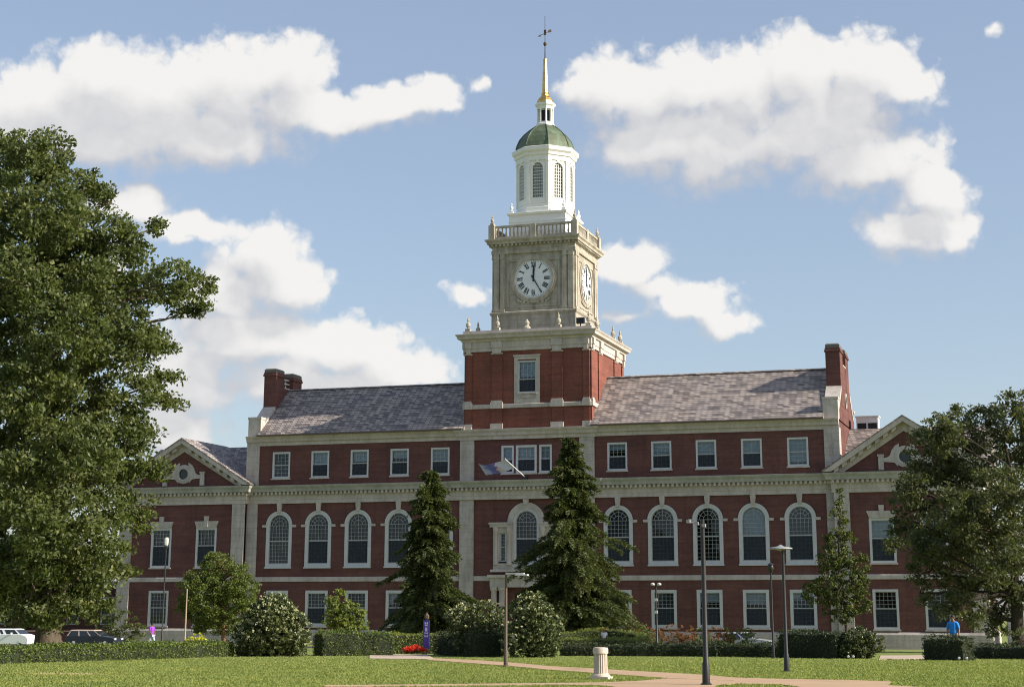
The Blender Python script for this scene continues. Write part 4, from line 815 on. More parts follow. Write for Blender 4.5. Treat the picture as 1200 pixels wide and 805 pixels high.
# ---------------------------------------------------------------- flagpole with its flag, reaching out over the entrance
fp = empty('flagpole', (-.05, -.3, 13.5), 'slanting white flagpole flying a blue and white flag over the central windows', 'flagpole')
tip = Vector((-1.2, -2.9, 15.02)); base_ = Vector((-.05, -.3, 13.5))
b = MB(); b.tube([base_, tip], [.055, .04], 10); b.build('pole', M['pale_metal'], fp, (-.05, -.3, 13.5), smooth=True)
b = MB(); b.lathe(tip.x, tip.y, [(.02, tip.z-.02), (.09, tip.z+.06), (.02, tip.z+.16)], 10); b.build('finial', M['gold'], fp, (-.05, -.3, 13.5))
b = MB(); b.box(-.22, .12, -.5, -.16, 13.37, 13.62); b.build('bracket', M['dark_metal'], fp, (-.05, -.3, 13.5))
def flag_mat():
    m, t, bb = mat('flag_cloth', (.7, .7, .8), .8)
    uv = coords(t, 'UV'); sp = N(t, 'ShaderNodeSeparateXYZ'); t.links.new(uv, sp.inputs[0])
    n = noise_tex(t, 2.6, 3, .5)
    e = math_node(t, 'ADD', sp.outputs[0], math_node(t, 'MULTIPLY', math_node(t, 'SUBTRACT', n, .5), .7))
    c = ramp(t, e, [(.0, (.60, .66, 1.0)), (.38, (.60, .58, .95)), (.42, (.4, .1, .35)), (.5, (.14, .16, .72)), (.78, (.18, .21, .8)), (1, (.5, .52, .75))]); t.links.new(c, bb.inputs['Base Color']); return m
n1, n2 = 34, 14; vs_ = []; A = base_.lerp(tip, .55); B = base_.lerp(tip, .98)
for i in range(n1+1):
    u = i/n1
    for j in range(n2+1):
        v_ = j/n2; p = B.lerp(A, v_)
        wave = math.sin(u*9+v_*2.5)*.16*u**.5
        vs_.append((p.x-u*2.7+wave*.2, p.y-.1+wave+u*.3, p.z-.05-.25*math.sin(u*2.4)-.15*u+math.sin(u*7+v_*3)*.08*u-(v_*.22)*u))
me = bpy.data.meshes.new('flag'); me.from_pydata([(a+.05, b_+.3, c-13.5) for a, b_, c in vs_], [], [(i*(n2+1)+j, (i+1)*(n2+1)+j, (i+1)*(n2+1)+j+1, i*(n2+1)+j+1) for i in range(n1) for j in range(n2)])
uvl = me.uv_layers.new(name='uv')
for l in me.loops: i, j = divmod(l.vertex_index, n2+1); uvl.data[l.index].uv = (i/n1, j/n2)
for p in me.polygons: p.use_smooth = True
link_mesh('flag', me, flag_mat(), fp, (-.05, -.3, 13.5))
# ---------------------------------------------------------------- ground
def ground():
    xs = np.concatenate([np.linspace(-900, -90, 12), np.arange(-80, 90, 2.0), np.linspace(100, 900, 12)])
    ys = np.concatenate([np.linspace(-400, -160, 6), np.arange(-150, 30, 1.5), np.linspace(40, 1500, 14)])
    X, Y = np.meshgrid(xs, ys); Z = gz(X, Y); nx, ny = len(xs), len(ys)
    v = np.stack([X.ravel(), Y.ravel(), Z.ravel()], 1); f = [(j*nx+i, j*nx+i+1, (j+1)*nx+i+1, (j+1)*nx+i) for j in range(ny-1) for i in range(nx-1)]
    me = bpy.data.meshes.new('lawn'); me.from_pydata(v.tolist(), [], f)
    for p in me.polygons: p.use_smooth = True
    tag(link_mesh('lawn', me, M['grass']), kind='structure')
ground()
def densify(P, step=1.5):
    o = []
    for i in range(len(P)):
        a, b = Vector(P[i]), Vector(P[(i+1) % len(P)]); n = max(1, int((b-a).length/step)); o += [tuple(a.lerp(b, k/n)) for k in range(n)]
    return o
def slab(name, P, holes, material, h=.022, kind='structure'):
    polys = [densify(P)]+[densify(q) for q in holes]; flat = [p for q in polys for p in q]
    tri = tessellate_polygon([[Vector((p[0], p[1], 0)) for p in q] for q in polys])
    mb = MB(); Z = lambda p, d: float(gz(p[0], p[1]))+d
    mb.add([(p[0], p[1], Z(p, h)) for p in flat], [tuple(t) for t in tri])
    for q in polys:
        n = len(q); mb.add([(p[0], p[1], Z(p, h)) for p in q]+[(p[0], p[1], Z(p, -.1)) for p in q], [(i, (i+1) % n, (i+1) % n+n, i+n) for i in range(n)])
    return tag(mb.build(name, material), kind=kind)
slab('diagonal_path', PATH_DIAGONAL, [], M['path'], .026)
slab('main_path', PATH_MAIN, [LAWN_TRI1, LAWN_TRI2], M['path'], .022)
slab('entrance_walk', APRON, [], M['walk'], .03)
slab('side_walk', WALK_R, [], M['walk'], .03)
slab('driveway', [(-90, -24), (-22, -16), (-14, -14), (-14, -9), (-60, -9), (-90, -12)], [], M['asphalt'], .02)
slab('parking_court', [(15, -16), (30, -15), (30, -9), (15, -9)], [], M['asphalt'], .02)

# ---------------------------------------------------------------- foliage
def leaf_mesh(name, P, size, material, parent=None, origin=(0, 0, 0), aspect=.55, flat=None, sizes=None):
    """one small folded leaf face per point; P: n x 3"""
    P = np.asarray(P, float)-np.asarray(origin, float); n = len(P)
    a = rng.normal(size=(n, 3))
    if flat is not None: a = a*(1, 1, flat)
    a /= np.linalg.norm(a, axis=1)[:, None]+1e-9
    b = rng.normal(size=(n, 3)); b -= (b*a).sum(1)[:, None]*a; b /= np.linalg.norm(b, axis=1)[:, None]+1e-9
    s = (size*rng.uniform(.6, 1.35, n) if sizes is None else sizes)[:, None]
    v = np.empty((n, 4, 3)); v[:, 0] = P-a*s*.5; v[:, 1] = P+b*s*aspect*.5; v[:, 2] = P+a*s*.5; v[:, 3] = P-b*s*aspect*.5
    return quads(name, v, material, parent, origin)
def quads(name, v, material, parent=None, origin=(0, 0, 0), k=4):
    n = len(v); me = bpy.data.meshes.new(name); me.vertices.add(n*k); me.vertices.foreach_set('co', v.astype(np.float32).ravel())
    me.loops.add(n*k); me.loops.foreach_set('vertex_index', np.arange(n*k, dtype=np.int32))
    me.polygons.add(n); me.polygons.foreach_set('loop_start', np.arange(0, n*k, k, dtype=np.int32))
    try: me.polygons.foreach_set('loop_total', np.full(n, k, dtype=np.int32))
    except Exception: pass
    me.update(calc_edges=True); me.validate()
    return link_mesh(name, me, material, parent, origin)
def clump_points(lobes, per_m2, clump_r, leaves, squash=.8, fill=.35):
    out = []; cent = []
    for x, y, z, r in lobes:
        n = max(4, int(per_m2*r*r))
        d = rng.normal(size=(n, 3)); d /= np.linalg.norm(d, axis=1)[:, None]
        rad = np.where(rng.random(n) < fill, rng.uniform(.2, .85, n), rng.uniform(.85, 1.06, n))*r
        c = np.array([x, y, z])+d*rad[:, None]*(1, 1, squash*1.05); cent.append(c)
    cent = np.concatenate(cent)
    for c in cent:
        m = int(leaves*rng.uniform(.5, 1.4)); k = clump_r*rng.uniform(.6, 1.3)
        q = rng.normal(size=(m, 3)); q /= np.linalg.norm(q, axis=1)[:, None]
        q *= (rng.random(m)**(1/2.2))[:, None]*k; q *= (1, 1, .62); out.append(c+q)
    return np.concatenate(out), cent
def limb(mb, a, b, r0, r1, bend=.12, n=7, seg=6):
    a, b = Vector(a), Vector(b); d = b-a; L = d.length; off = Vector((random.uniform(-1, 1), random.uniform(-1, 1), random.uniform(.1, 1)))*L*bend
    pts = [a.lerp(b, i/seg)+off*math.sin(math.pi*i/seg)*.8+Vector([random.gauss(0, .012*L) for _ in range(3)])*(0 < i < seg) for i in range(seg+1)]
    mb.tube(pts, [r0+(r1-r0)*(i/seg)**.8 for i in range(seg+1)], n); return pts
def tree(name, label, lobes, base, trunk_r, fork, leafm, barkm, per_m2, clump_r, leaves, leaf, cat='tree', group=None, twigs=True, extra=None, top=None):
    t = empty(name, base, label, cat, group)
    P, cent = clump_points(lobes, per_m2, clump_r, leaves)
    keep = P[:, 2] > base[2]+.6
    leaf_mesh('crown', P[keep], leaf, leafm, t, base)
    mb = MB(); b = Vector(base); f = Vector(fork)
    pts = [b-Vector((0, 0, .15))]+[b.lerp(f, k/5)+Vector((random.gauss(0, .06), random.gauss(0, .06), 0))*trunk_r*3 for k in range(1, 6)]
    mb.tube(pts, [trunk_r*1.45, trunk_r*1.05, trunk_r*.95, trunk_r*.9, trunk_r*.85, trunk_r*.75], 12)
    tr = mb.build('trunk', barkm, t, base, smooth=True)
    mb = MB(); tp = Vector(top) if top else f+Vector((0, 0, 1))*(max(l[2] for l in lobes)-f.z)*.85
    lead = limb(mb, f, tp, trunk_r*.7, .05, .05, 8, 10)
    for x, y, z, r in lobes:
        c = Vector((x, y, z)); k = min(range(len(lead)), key=lambda i: (lead[i]-c).length+abs(lead[i].z-(c.z-(c-Vector((lead[i].x, lead[i].y, c.z))).length*.45)))
        q = limb(mb, lead[k], c, max(.05, trunk_r*.32*(1-k/14)), .04, .1, 6, 5)
        if twigs:
            for _ in range(5):
                e = c+Vector([random.gauss(0, 1) for _ in range(3)]).normalized()*r*.85; limb(mb, q[random.randint(3, 5)], e, .045, .012, .1, 4, 3)
    if extra: extra(mb)
    mb.build('branches', barkm, t, base, smooth=True); return t
tree('oak_tree', 'huge leafy green oak filling the left edge of the picture, taller than the roofs', BIG_TREE_LOBES, (-8.9, -62.9, -.56), .62, (-9.2, -62.9, 5.5), M['oak_leaf'], M['bark'], 10, .8, 84, .27)
def right_limbs(mb):
    limb(mb, (43.7, -51.2, 2.6), (40.5, -52.0, 5.6), .3, .16, .12, 8, 8); limb(mb, (40.5, -52.0, 5.6), (38.7, -52.3, 6.6), .16, .06, .1, 6, 6); limb(mb, (43.8, -51.2, 1.2), (41.6, -51.6, 2.2), .16, .05, -.15, 6, 6)
tree('elm_tree', 'dark spreading elm with drooping branches at the right edge', RIGHT_TREE_LOBES, (43.9, -51.2, -.5), .36, (43.8, -51.2, 2.6), M['right_leaf'], M['dark_bark'], 19, .55, 66, .19, extra=right_limbs)
tree('small_tree', 'small round tree with pale green crown in front of the left pavilion', SMALL_TREE_LOBES, (-6.3, -46.4, -.78), .13, (-6.5, -46.4, 1.0), M['small_leaf'], M['tan_bark'], 60, .36, 52, .15)
tree('holly_tree', 'narrow yellowish green tree in front of the rightmost arched window', HOLLY_LOBES, (30.9, -20.6, -1.07), .16, (30.9, -20.6, 1.6), M['holly_leaf'], M['bark'], 36, .3, 36, .18, top=(30.75, -20.7, 9.6))
# trees that stand beyond the two ends of the library
def far_tree(name, label, x, y, h, w, leafm):
    L = []
    for _ in range(9):
        a = random.uniform(0, 6.28); q = random.uniform(0, w*.6); L.append((x+q*math.cos(a), y+q*math.sin(a)*.7, GB+h*random.uniform(.4, .82), w*random.uniform(.32, .46)))
    return tree(name, label, L, (x, y, GB), .3, (x, y, GB+h*.3), leafm, M['dark_bark'], 5, .8, 34, .34, group='trees beyond the ends of the library', twigs=False)
far_tree('background_tree', 'leafy tree glimpsed under the huge oak, left of the left pavilion', -50, -6, 9, 7, M['oak_leaf'])
far_tree('background_tree', 'leafy tree behind the white van at the far left edge', -57, 8, 11, 8, M['oak_leaf'])
far_tree('background_tree', 'green tree behind the dark elm at the right edge', 52, 6, 10, 8, M['right_leaf'])
far_tree('background_tree', 'low tree beside the sunny end porch, seen past the elm trunk', 47.5, 3, 5, 5, M['small_leaf'])
def slim_tree(x, y, h, label):
    L = [(x+random.gauss(0, .8), y+random.gauss(0, .6), float(gz(x, y))+h*k, 1.5) for k in (.55, .7, .85, .95)]
    tree('slim_tree', label, L, (x, y, float(gz(x, y))), .16, (x+.1, y, float(gz(x, y))+h*.45), M['oak_leaf'], M['dark_bark'], 14, .5, 34, .2, twigs=False)
slim_tree(-23.6, -47.5, 5.5, 'thin dark trunked tree standing behind the white van under the oak')

def conifer(name, label, base, H, prof, lean=(0, 0), density=1.0, leafm='conifer_leaf'):
    """prof: height fraction -> branch length"""
    t = empty(name, base, label, 'conifer'); b = Vector(base); mb = MB()
    top = b+Vector((lean[0], lean[1], H)); mb.tube([b-Vector((0, 0, .1)), b.lerp(top, .3), b.lerp(top, .7), top], [.26, .2, .1, .02], 8); mb.build('trunk', M['bark'], t, base, smooth=True)
    br = MB(); V = []; z = .04; ph1 = random.uniform(0, 6)
    hs = [p[0] for p in prof]; ls = [p[1] for p in prof]
    while z < .992:
        L0 = float(np.interp(z, hs, ls)); n = int(8+4*random.random())
        for k in range(n):
            a = random.uniform(0, 2*math.pi); L = L0*(.80+.20*math.sin(3*a+z*9+ph1)+.16*math.sin(5*a-z*17+ph1))*random.uniform(.5, 1.08)*(1.3 if random.random() < .10 else 1); zz = min(.985, max(.03, z+random.gauss(0, .022))); o = b.lerp(top, zz)
            dr = Vector((math.cos(a), math.sin(a), 0)); rise = random.uniform(.15, .5) if z > .6 else random.uniform(-.05, .32)
            pts = [o+dr*L*s+Vector((0, 0, L*(rise*s-.42*s*s))) for s in (0, .25, .5, .75, 1)]
            br.tube(pts, [.05*(1-z)+.012, .04*(1-z)+.01, .03*(1-z)+.008, .015, .006], 4)
            m = int((45+165*L)*density)
            s = rng.random(m)**.75; base_p = np.array([list(pts[0].lerp(pts[4], 0))]*m); 
            px = np.stack([np.interp(s, (0, .25, .5, .75, 1), [p[i] for p in pts]) for i in range(3)], 1)
            w = (.34*L*(1-s*.75)+.1)*.62
            side = np.array([-dr.y, dr.x, 0]); sd = rng.uniform(-1, 1, m)
            px = px+side*(sd*w)[:, None]+np.array(dr)*(np.abs(sd)*w*.5)[:, None]; px[:, 2] -= rng.random(m)*.28*(.4+np.abs(sd)); 
            dirn = np.array(dr)*.7+side*(np.sign(sd)*.7)[:, None]+rng.normal(size=(m, 3))*.32; dirn[:, 2] -= .38
            dirn /= np.linalg.norm(dirn, axis=1)[:, None]; wv = rng.normal(size=(m, 3)); wv -= (wv*dirn).sum(1)[:, None]*dirn; wv /= np.linalg.norm(wv, axis=1)[:, None]
            ln = rng.uniform(.12, .30, m)[:, None]; wd = rng.uniform(.022, .05, m)[:, None]
            v = np.stack([px, px+dirn*ln*.55+wv*wd, px+dirn*ln, px+dirn*ln*.55-wv*wd], 1); V.append(v)
        z += random.uniform(.011, .021)
    quads('foliage', np.concatenate(V)-np.array(base), M[leafm], t, base); br.build('branches', M['dark_bark'], t, base)
conifer('spruce_tree', 'dark drooping conifer between the fourth arched window and the tower, shorter of the two', (-2.4, -18.8, -1.4), 14.35,
        [(0, 2.8), (.08, 4.2), (.16, 5.0), (.25, 5.0), (.33, 3.6), (.45, 3.1), (.6, 2.75), (.7, 2.3), (.78, 1.7), (.88, 1.45), (.95, .9), (1, .15)])
conifer('spruce_tree', 'tallest conifer, rising over the right side of the entrance to the top floor', (11.1, -22.9, -1.18), 16.15,
        [(0, 2.4), (.07, 3.8), (.16, 5.5), (.24, 5.5), (.3, 4.7), (.42, 4.2), (.5, 4.0), (.58, 3.0), (.68, 2.7), (.76, 1.8), (.86, 1.45), (.94, .8), (1, .08)], lean=(-.55, 0))

def shrub(name, label, lobes, leafm, per_m2, clump_r, leaves, leaf, cat='shrub', group=None, blossoms=None):
    x = sum(l[0] for l in lobes)/len(lobes); y = sum(l[1] for l in lobes)/len(lobes); z = float(gz(x, y)); base = (x, y, z)
    t = empty(name, base, label, cat, group); P, c = clump_points(lobes, per_m2, clump_r, leaves, 1.0, .25); P = P[P[:, 2] > z+.03]
    leaf_mesh('leaves', P, leaf, leafm, t, base)
    mb = MB()
    for l in lobes:
        for _ in range(3): limb(mb, (x+random.gauss(0, .12), y+random.gauss(0, .1), z-.05), Vector(l[:3])+Vector([random.gauss(0, .3) for _ in range(3)])*l[3], .035, .012, .1, 5, 4)
    mb.build('stems', M['dark_bark'], t, base)
    if blossoms:
        mat_, n, s = blossoms; o = []
        for lx, ly, lz, r in lobes:
            d = rng.normal(size=(n, 3)); d[:, 2] = np.abs(d[:, 2])*1.2-.25; d[:, 1] -= .4; d /= np.linalg.norm(d, axis=1)[:, None]; cc = np.array([lx, ly, lz])+d*r*1.1
            for q in cc: o.append(q+rng.normal(size=(7, 3))*s*.45)
        leaf_mesh('blossoms', np.concatenate(o), s, mat_, t, base, .8)
    return t
shrub('flowering_bush', 'big round bush dotted with pale blossoms below the small round tree', BUSH1, M['bush_leaf'], 260, .16, 32, .11, blossoms=(M['petal'], 60, .07))
shrub('leafy_bush', 'bright lime green bush rising behind the clipped box hedge', BUSH2, M['lime_leaf'], 100, .22, 30, .15)
shrub('leafy_bush', 'spreading rounded bush left of the thin lamp post with an arm', BUSH3, M['bush_leaf'], 240, .17, 30, .11, blossoms=(M['petal'], 24, .065))
shrub('leafy_bush', 'taller pale-tipped bush just right of the thin lamp post with an arm', BUSH4, M['bush_leaf'], 260, .16, 30, .11, blossoms=(M['petal'], 34, .065))
shrub('leafy_bush', 'loose green bush at the right end of the tall dark hedge', BUSH5, M['bush_leaf'], 300, .13, 30, .10)
yb = (6.4, -74.0)
shrub('golden_bush', 'small bright yellow bush behind the long left hedge', [(yb[0], yb[1], .32, .32), (yb[0]-.3, yb[1], .15, .25), (yb[0]+.28, yb[1], .15, .25)], M['yellow_leaf'], 160, .12, 22, .08)
shrub('dark_bush', 'dark bush against the left pavilion wall beside its ground floor window', [(-36.5, -8, .2, 1.4), (-38, -8, -.1, 1.2), (-35.2, -8, -.3, 1.1)], M['oak_leaf'], 30, .3, 34, .16)
shrub('dark_bush', 'low dark bush at the foot of the elm, right edge', [(44.5, -64, .0, .9), (46.0, -63.6, .2, 1.0), (47.3, -63.5, .1, 1.0)], M['right_leaf'], 60, .2, 30, .11)
# russet bedding shrubs in a row before the right wing
for i in range(9):
    x = 15.2+i*1.05; y = -23.5+i*.28; r = random.uniform(.58, .75)
    shrub('russet_shrub', '%s of nine russet shrubs in a row before the right wing, counting from the left' % ('first', 'second', 'third', 'fourth', 'fifth', 'sixth', 'seventh', 'eighth', 'ninth')[i], [(x, y, float(gz(x, y))+.95+random.uniform(0, .2), r), (x+.3, y+.2, float(gz(x, y))+.6, r)], M['croton'] if i < 5 or i % 3 == 0 else M['hedge_leaf'], 60, .18, 22, .12, group='russet shrubs in a row before the right wing')
shrub('russet_shrub', 'single orange leaved shrub to the left of the parked silver car', [(21.8, -19.5, -.35, .6), (22.1, -19.4, -.6, .5)], M['croton'], 60, .18, 22, .12)

def hedge(name, label, path, width, h0, h1, leafm='hedge_leaf', density=330, leaf=.075, closed=False, cat='hedge', group=None, dz=None):
    """clipped hedge along path; heights above the ground (or absolute tops in dz)"""
    pts = [Vector((p[0], p[1])) for p in path]; D = []
    for a, b in zip(pts[:-1], pts[1:]):
        n = max(1, int((b-a).length/.6)); D += [a.lerp(b, k/n) for k in range(n)]
    D.append(pts[-1]); m = len(D); loops = []; P = []
    cum = [0]
    for a, b in zip(D[:-1], D[1:]): cum.append(cum[-1]+(b-a).length)
    base = (D[0].x, D[0].y, float(gz(D[0].x, D[0].y)))
    t = empty(name, base, label, cat, group)
    def cs(i):
        d = (D[min(i+1, m-1)]-D[max(i-1, 0)]).normalized(); nn = Vector((-d.y, d.x)); g = float(gz(D[i].x, D[i].y)); u = cum[i]/cum[-1]
        top = g+h0+(h1-h0)*u if dz is None else float(np.interp(u, [q[0] for q in dz], [q[1] for q in dz])); return d, nn, g, top
    for i in range(m):
        d, nn, g, top = cs(i); w = width/2*(.86+.05*math.sin(i*1.7)); tt = top-.06+.02*math.sin(i*2.3)
        loops.append([(D[i].x+nn.x*w*q, D[i].y+nn.y*w*q, z) for q, z in ((-1, g-.1), (-1.02, g+(tt-g)*.6), (-.9, tt-.05), (-.6, tt), (.6, tt), (.9, tt-.05), (1.02, g+(tt-g)*.6), (1, g-.1))])
    mb = MB(); mb.loft(loops, False, True); mb.build('hedge_core', M['core'], t, base)
    Ltot = cum[-1]; hh = max(.3, (h0+h1)/2 if dz is None else .8); N_ = int(density*(Ltot*(width+2*hh)+width*hh*2))
    N_ = min(N_, 42000); u = rng.random(N_)*Ltot; k = np.clip(np.searchsorted(cum, u)-1, 0, m-2)
    info = [cs(i) for i in range(m)]
    A = np.array([[p.x, p.y] for p in D]); NN = np.array([[i_[1].x, i_[1].y] for i_ in info]); G = np.array([i_[2] for i_ in info]); TP = np.array([i_[3] for i_ in info]); C_ = np.array(cum)
    f = (u-C_[k])/np.maximum(1e-6, C_[k+1]-C_[k]); lerp = lambda Q: Q[k]*(1-f[:, None])+Q[k+1]*f[:, None] if Q.ndim > 1 else Q[k]*(1-f)+Q[k+1]*f
    a, nn, g, tp = lerp(A), lerp(NN), lerp(G), lerp(TP); H_ = tp-g; per = width+2*H_; s = rng.random(N_)*per
    lump = .08*np.sin(u*2.1)+.06*np.sin(u*5.3+1)+.06*np.sin(u*.9+2)+.03*np.sin(u*13)
    q = np.where(s < H_, -1.0, np.where(s < H_+width, (s-H_)/width*2-1, 1.0)); z = np.where(s < H_, g+s, np.where(s < H_+width, tp, g+per-s))
    dep = rng.normal(size=N_)*.045; corner = np.clip((z-(tp-.18))/.18, 0, 1)
    hwv = width/2+lump*.6; side = np.abs(q) >= 1
    off = np.where(side, np.sign(q)*(hwv+dep-.08*corner), q*hwv*.97); zz = np.where(side, z, tp+lump*.5+dep-.07*np.abs(q)**4)
    e = rng.random(N_) < (width*hh*2*.7)/(Ltot*(width+2*hh)+.01)     # the two ends
    end = np.where(rng.random(N_) < .5, 0, m-1); qe = rng.uniform(-1, 1, N_); de = np.array([[info[0][0].x, info[0][0].y], [info[-1][0].x, info[-1][0].y]])
    P = np.stack([a[:, 0]+nn[:, 0]*off, a[:, 1]+nn[:, 1]*off, zz], 1)
    ei = (end > 0).astype(int); Pe = np.stack([A[end, 0]+NN[end, 0]*qe*width/2+de[ei, 0]*np.where(ei > 0, .05, -.05), A[end, 1]+NN[end, 1]*qe*width/2+de[ei, 1]*np.where(ei > 0, .05, -.05), G[end]+rng.random(N_)*(TP[end]-G[end])], 1)
    P[e] = Pe[e]; leaf_mesh('hedge_leaves', P, leaf, M[leafm], t, base, .6); return t
# ---------------------------------------------------------------- hedges (positions measured on the ground)
hedge('long_hedge', 'long low clipped hedge crossing the left of the lawn below the two vehicles', [(12.2, -101.5), (11.9, -98.2), (11.7, -90.0), (11.2, -80.6)], 1.3, .50, .60, density=420)
hedge('low_hedge', 'short low dark hedge between the round blossoming bush and the long hedge', [(11.5, -79.3), (12.6, -77.6)], .9, .6, .6, leafm='shaded_hedge_leaf')
hedge('box_hedge', 'box shaped clipped hedge right of the blossoming bush, left of the walk', [(14.2, -77.0), (16.6, -74.7)], 1.5, 1.03, 1.03)
hedge('box_hedge', 'sunny topped low hedge behind the walk, left of the flower bed', [(13.4, -69.0), (16.4, -67.3)], 1.5, .95, .95, leafm='sunlit_hedge_leaf')
hedge('box_hedge', 'dark clipped hedge to the right of the purple banner', [(18.6, -71.6), (20.9, -75.6), (22.4, -77.4)], 1.5, 1.0, 1.0, leafm='shaded_hedge_leaf')
hedge('low_hedge', 'very long low dark hedge edging the lawn below the right wing', [(24.3, -72.2), (29.5, -71.6), (34.4, -72.0)], 1.1, .50, .58, density=420, leafm='shaded_hedge_leaf')
hedge('tall_hedge', 'tall dark block of hedge behind the lamp post with a flat head', [(34.9, -73.6), (37.5, -74.9)], 1.5, 1.10, 1.08, leafm='shaded_hedge_leaf')
hedge('box_hedge', 'small dark box hedge in front of the person in blue', [(41.2, -77.1), (42.75, -77.9)], 1.0, .88, .88, leafm='shaded_hedge_leaf')
hedge('low_hedge', 'low shadowed hedge under the elm at the right edge', [(42.9, -72.5), (47.0, -74.5)], 1.2, .55, .55, leafm='shaded_hedge_leaf')
arc = lambda a0, a1, n=14: [(19.3+3.0*math.cos(R(a0+(a1-a0)*i/n)), -48.6+3.3*math.sin(R(a0+(a1-a0)*i/n))) for i in range(n+1)]
hedge('curved_hedge', 'far half of the ring of clipped hedge below the tallest conifer, higher of the two', arc(-14, 192), .8, 1, 1, leafm='sunlit_hedge_leaf', dz=[(0, .0), (.2, .34), (.5, .6), (.8, .34), (1, .0)])
hedge('curved_hedge', 'near half of the ring of clipped hedge below the tallest conifer, low front band', arc(196, 344), .8, 1, 1, leafm='sunlit_hedge_leaf', dz=[(0, .06), (.5, .1), (1, .06)])

# flower bed and banner by the entrance walk
b0 = (17.1, -72.3, float(gz(17.1, -72.3)))
P = []
for _ in range(70):
    a, r = random.uniform(0, 6.28), random.random()**.5; c = np.array([b0[0]+.55*r*math.cos(a)-.05, b0[1]+.45*r*math.sin(a), b0[2]+.22+.16*(1-r)]); P.append(c+rng.normal(size=(9, 3))*.05)
fb = empty('flower_bed', b0, 'bed of bright red flowers at the foot of the purple banner', 'flowers')
leaf_mesh('red_blossoms', np.concatenate(P), .10, M['red_petal'], fb, b0, .9)
leaf_mesh('flower_leaves', np.concatenate(P)[::2]-(0, 0, .12), .11, M['hedge_leaf'], fb, b0, .6)
bx, by = 17.35, -71.6; g = float(gz(bx, by)); bn = empty('banner_post', (bx, by, g), 'narrow upright purple banner with pale marks, on a post above the red flowers', 'banner')
b = MB(); b.tube([(bx, by, g-.1), (bx, by, g+1.72)], .03, 8); b.build('post', M['dark_metal'], bn, (bx, by, g))
b = MB(); b.prism([(bx-.15, g+.3), (bx+.15, g+.3), (bx+.15, g+1.6), (bx-.15, g+1.6)], by-.06, by-.035); b.build('banner', plastic('purple_vinyl', (.10, .07, .38)), bn, (bx, by, g))
b = MB(); yb_ = by-.063
for z, w, h in ((1.46, .09, .05), (1.36, .07, .035), (1.17, .05, .09), (1.0, .09, .035), (.86, .1, .045)):
    for q in (-1, 1): b.box(bx+q*w*.6-.022, bx+q*w*.6+.022, yb_-.004, yb_, g+z-h, g+z+h)
    b.box(bx-w*.55, bx+w*.55, yb_-.005, yb_-.001, g+z-.014, g+z+.014)
b.build('banner_marks', M['white'], bn, (bx, by, g))
b = MB(); b.lathe(bx, by, [(.03, g+1.6), (.12, g+1.68), (.13, g+1.8), (.05, g+1.9), (.0, g+1.98)], 8); b.build('finial', M['bronze'], bn, (bx, by, g))

# fluted stone pedestal on the lawn
px_, py_ = 35.33, -106.7; g = float(gz(px_, py_)); ped = empty('stone_pedestal', (px_, py_, g), 'short fluted pale stone column standing alone on the lawn by the path', 'pedestal')
b = MB(); b.prism([(px_-.25, py_-.25), (px_+.25, py_-.25), (px_+.25, py_+.25), (px_-.25, py_+.25)], g-.05, g+.07, 'z'); b.lathe(px_, py_, [(.24, g+.07), (.24, g+.11), (.2, g+.13), (.2, g+.15)], 24); b.build('base', M['ped'] if 'ped' in M else M.setdefault('ped', stone_mat('pale_pedestal_stone', (.58, .49, .41), (.38, .3, .24), .4, .4, joint=False)), ped, (px_, py_, g))
b = MB(); n = 80; lo = []
for z, r in ((.15, .178), (.62, .168)):
    lo.append([(px_+(r-.02*(math.cos(i*math.pi*2*18/n) > .2))*math.cos(2*math.pi*i/n), py_+(r-.02*(math.cos(i*math.pi*2*18/n) > .2))*math.sin(2*math.pi*i/n), g+z) for i in range(n)])
b.loft(lo, False, True); b.build('fluted_shaft', M['ped'], ped, (px_, py_, g))
b = MB(); b.lathe(px_, py_, [(.17, g+.62), (.195, g+.64), (.195, g+.74), (.18, g+.78), (.1, g+.79)], 24); b.build('top', M['ped'], ped, (px_, py_, g), smooth=True)

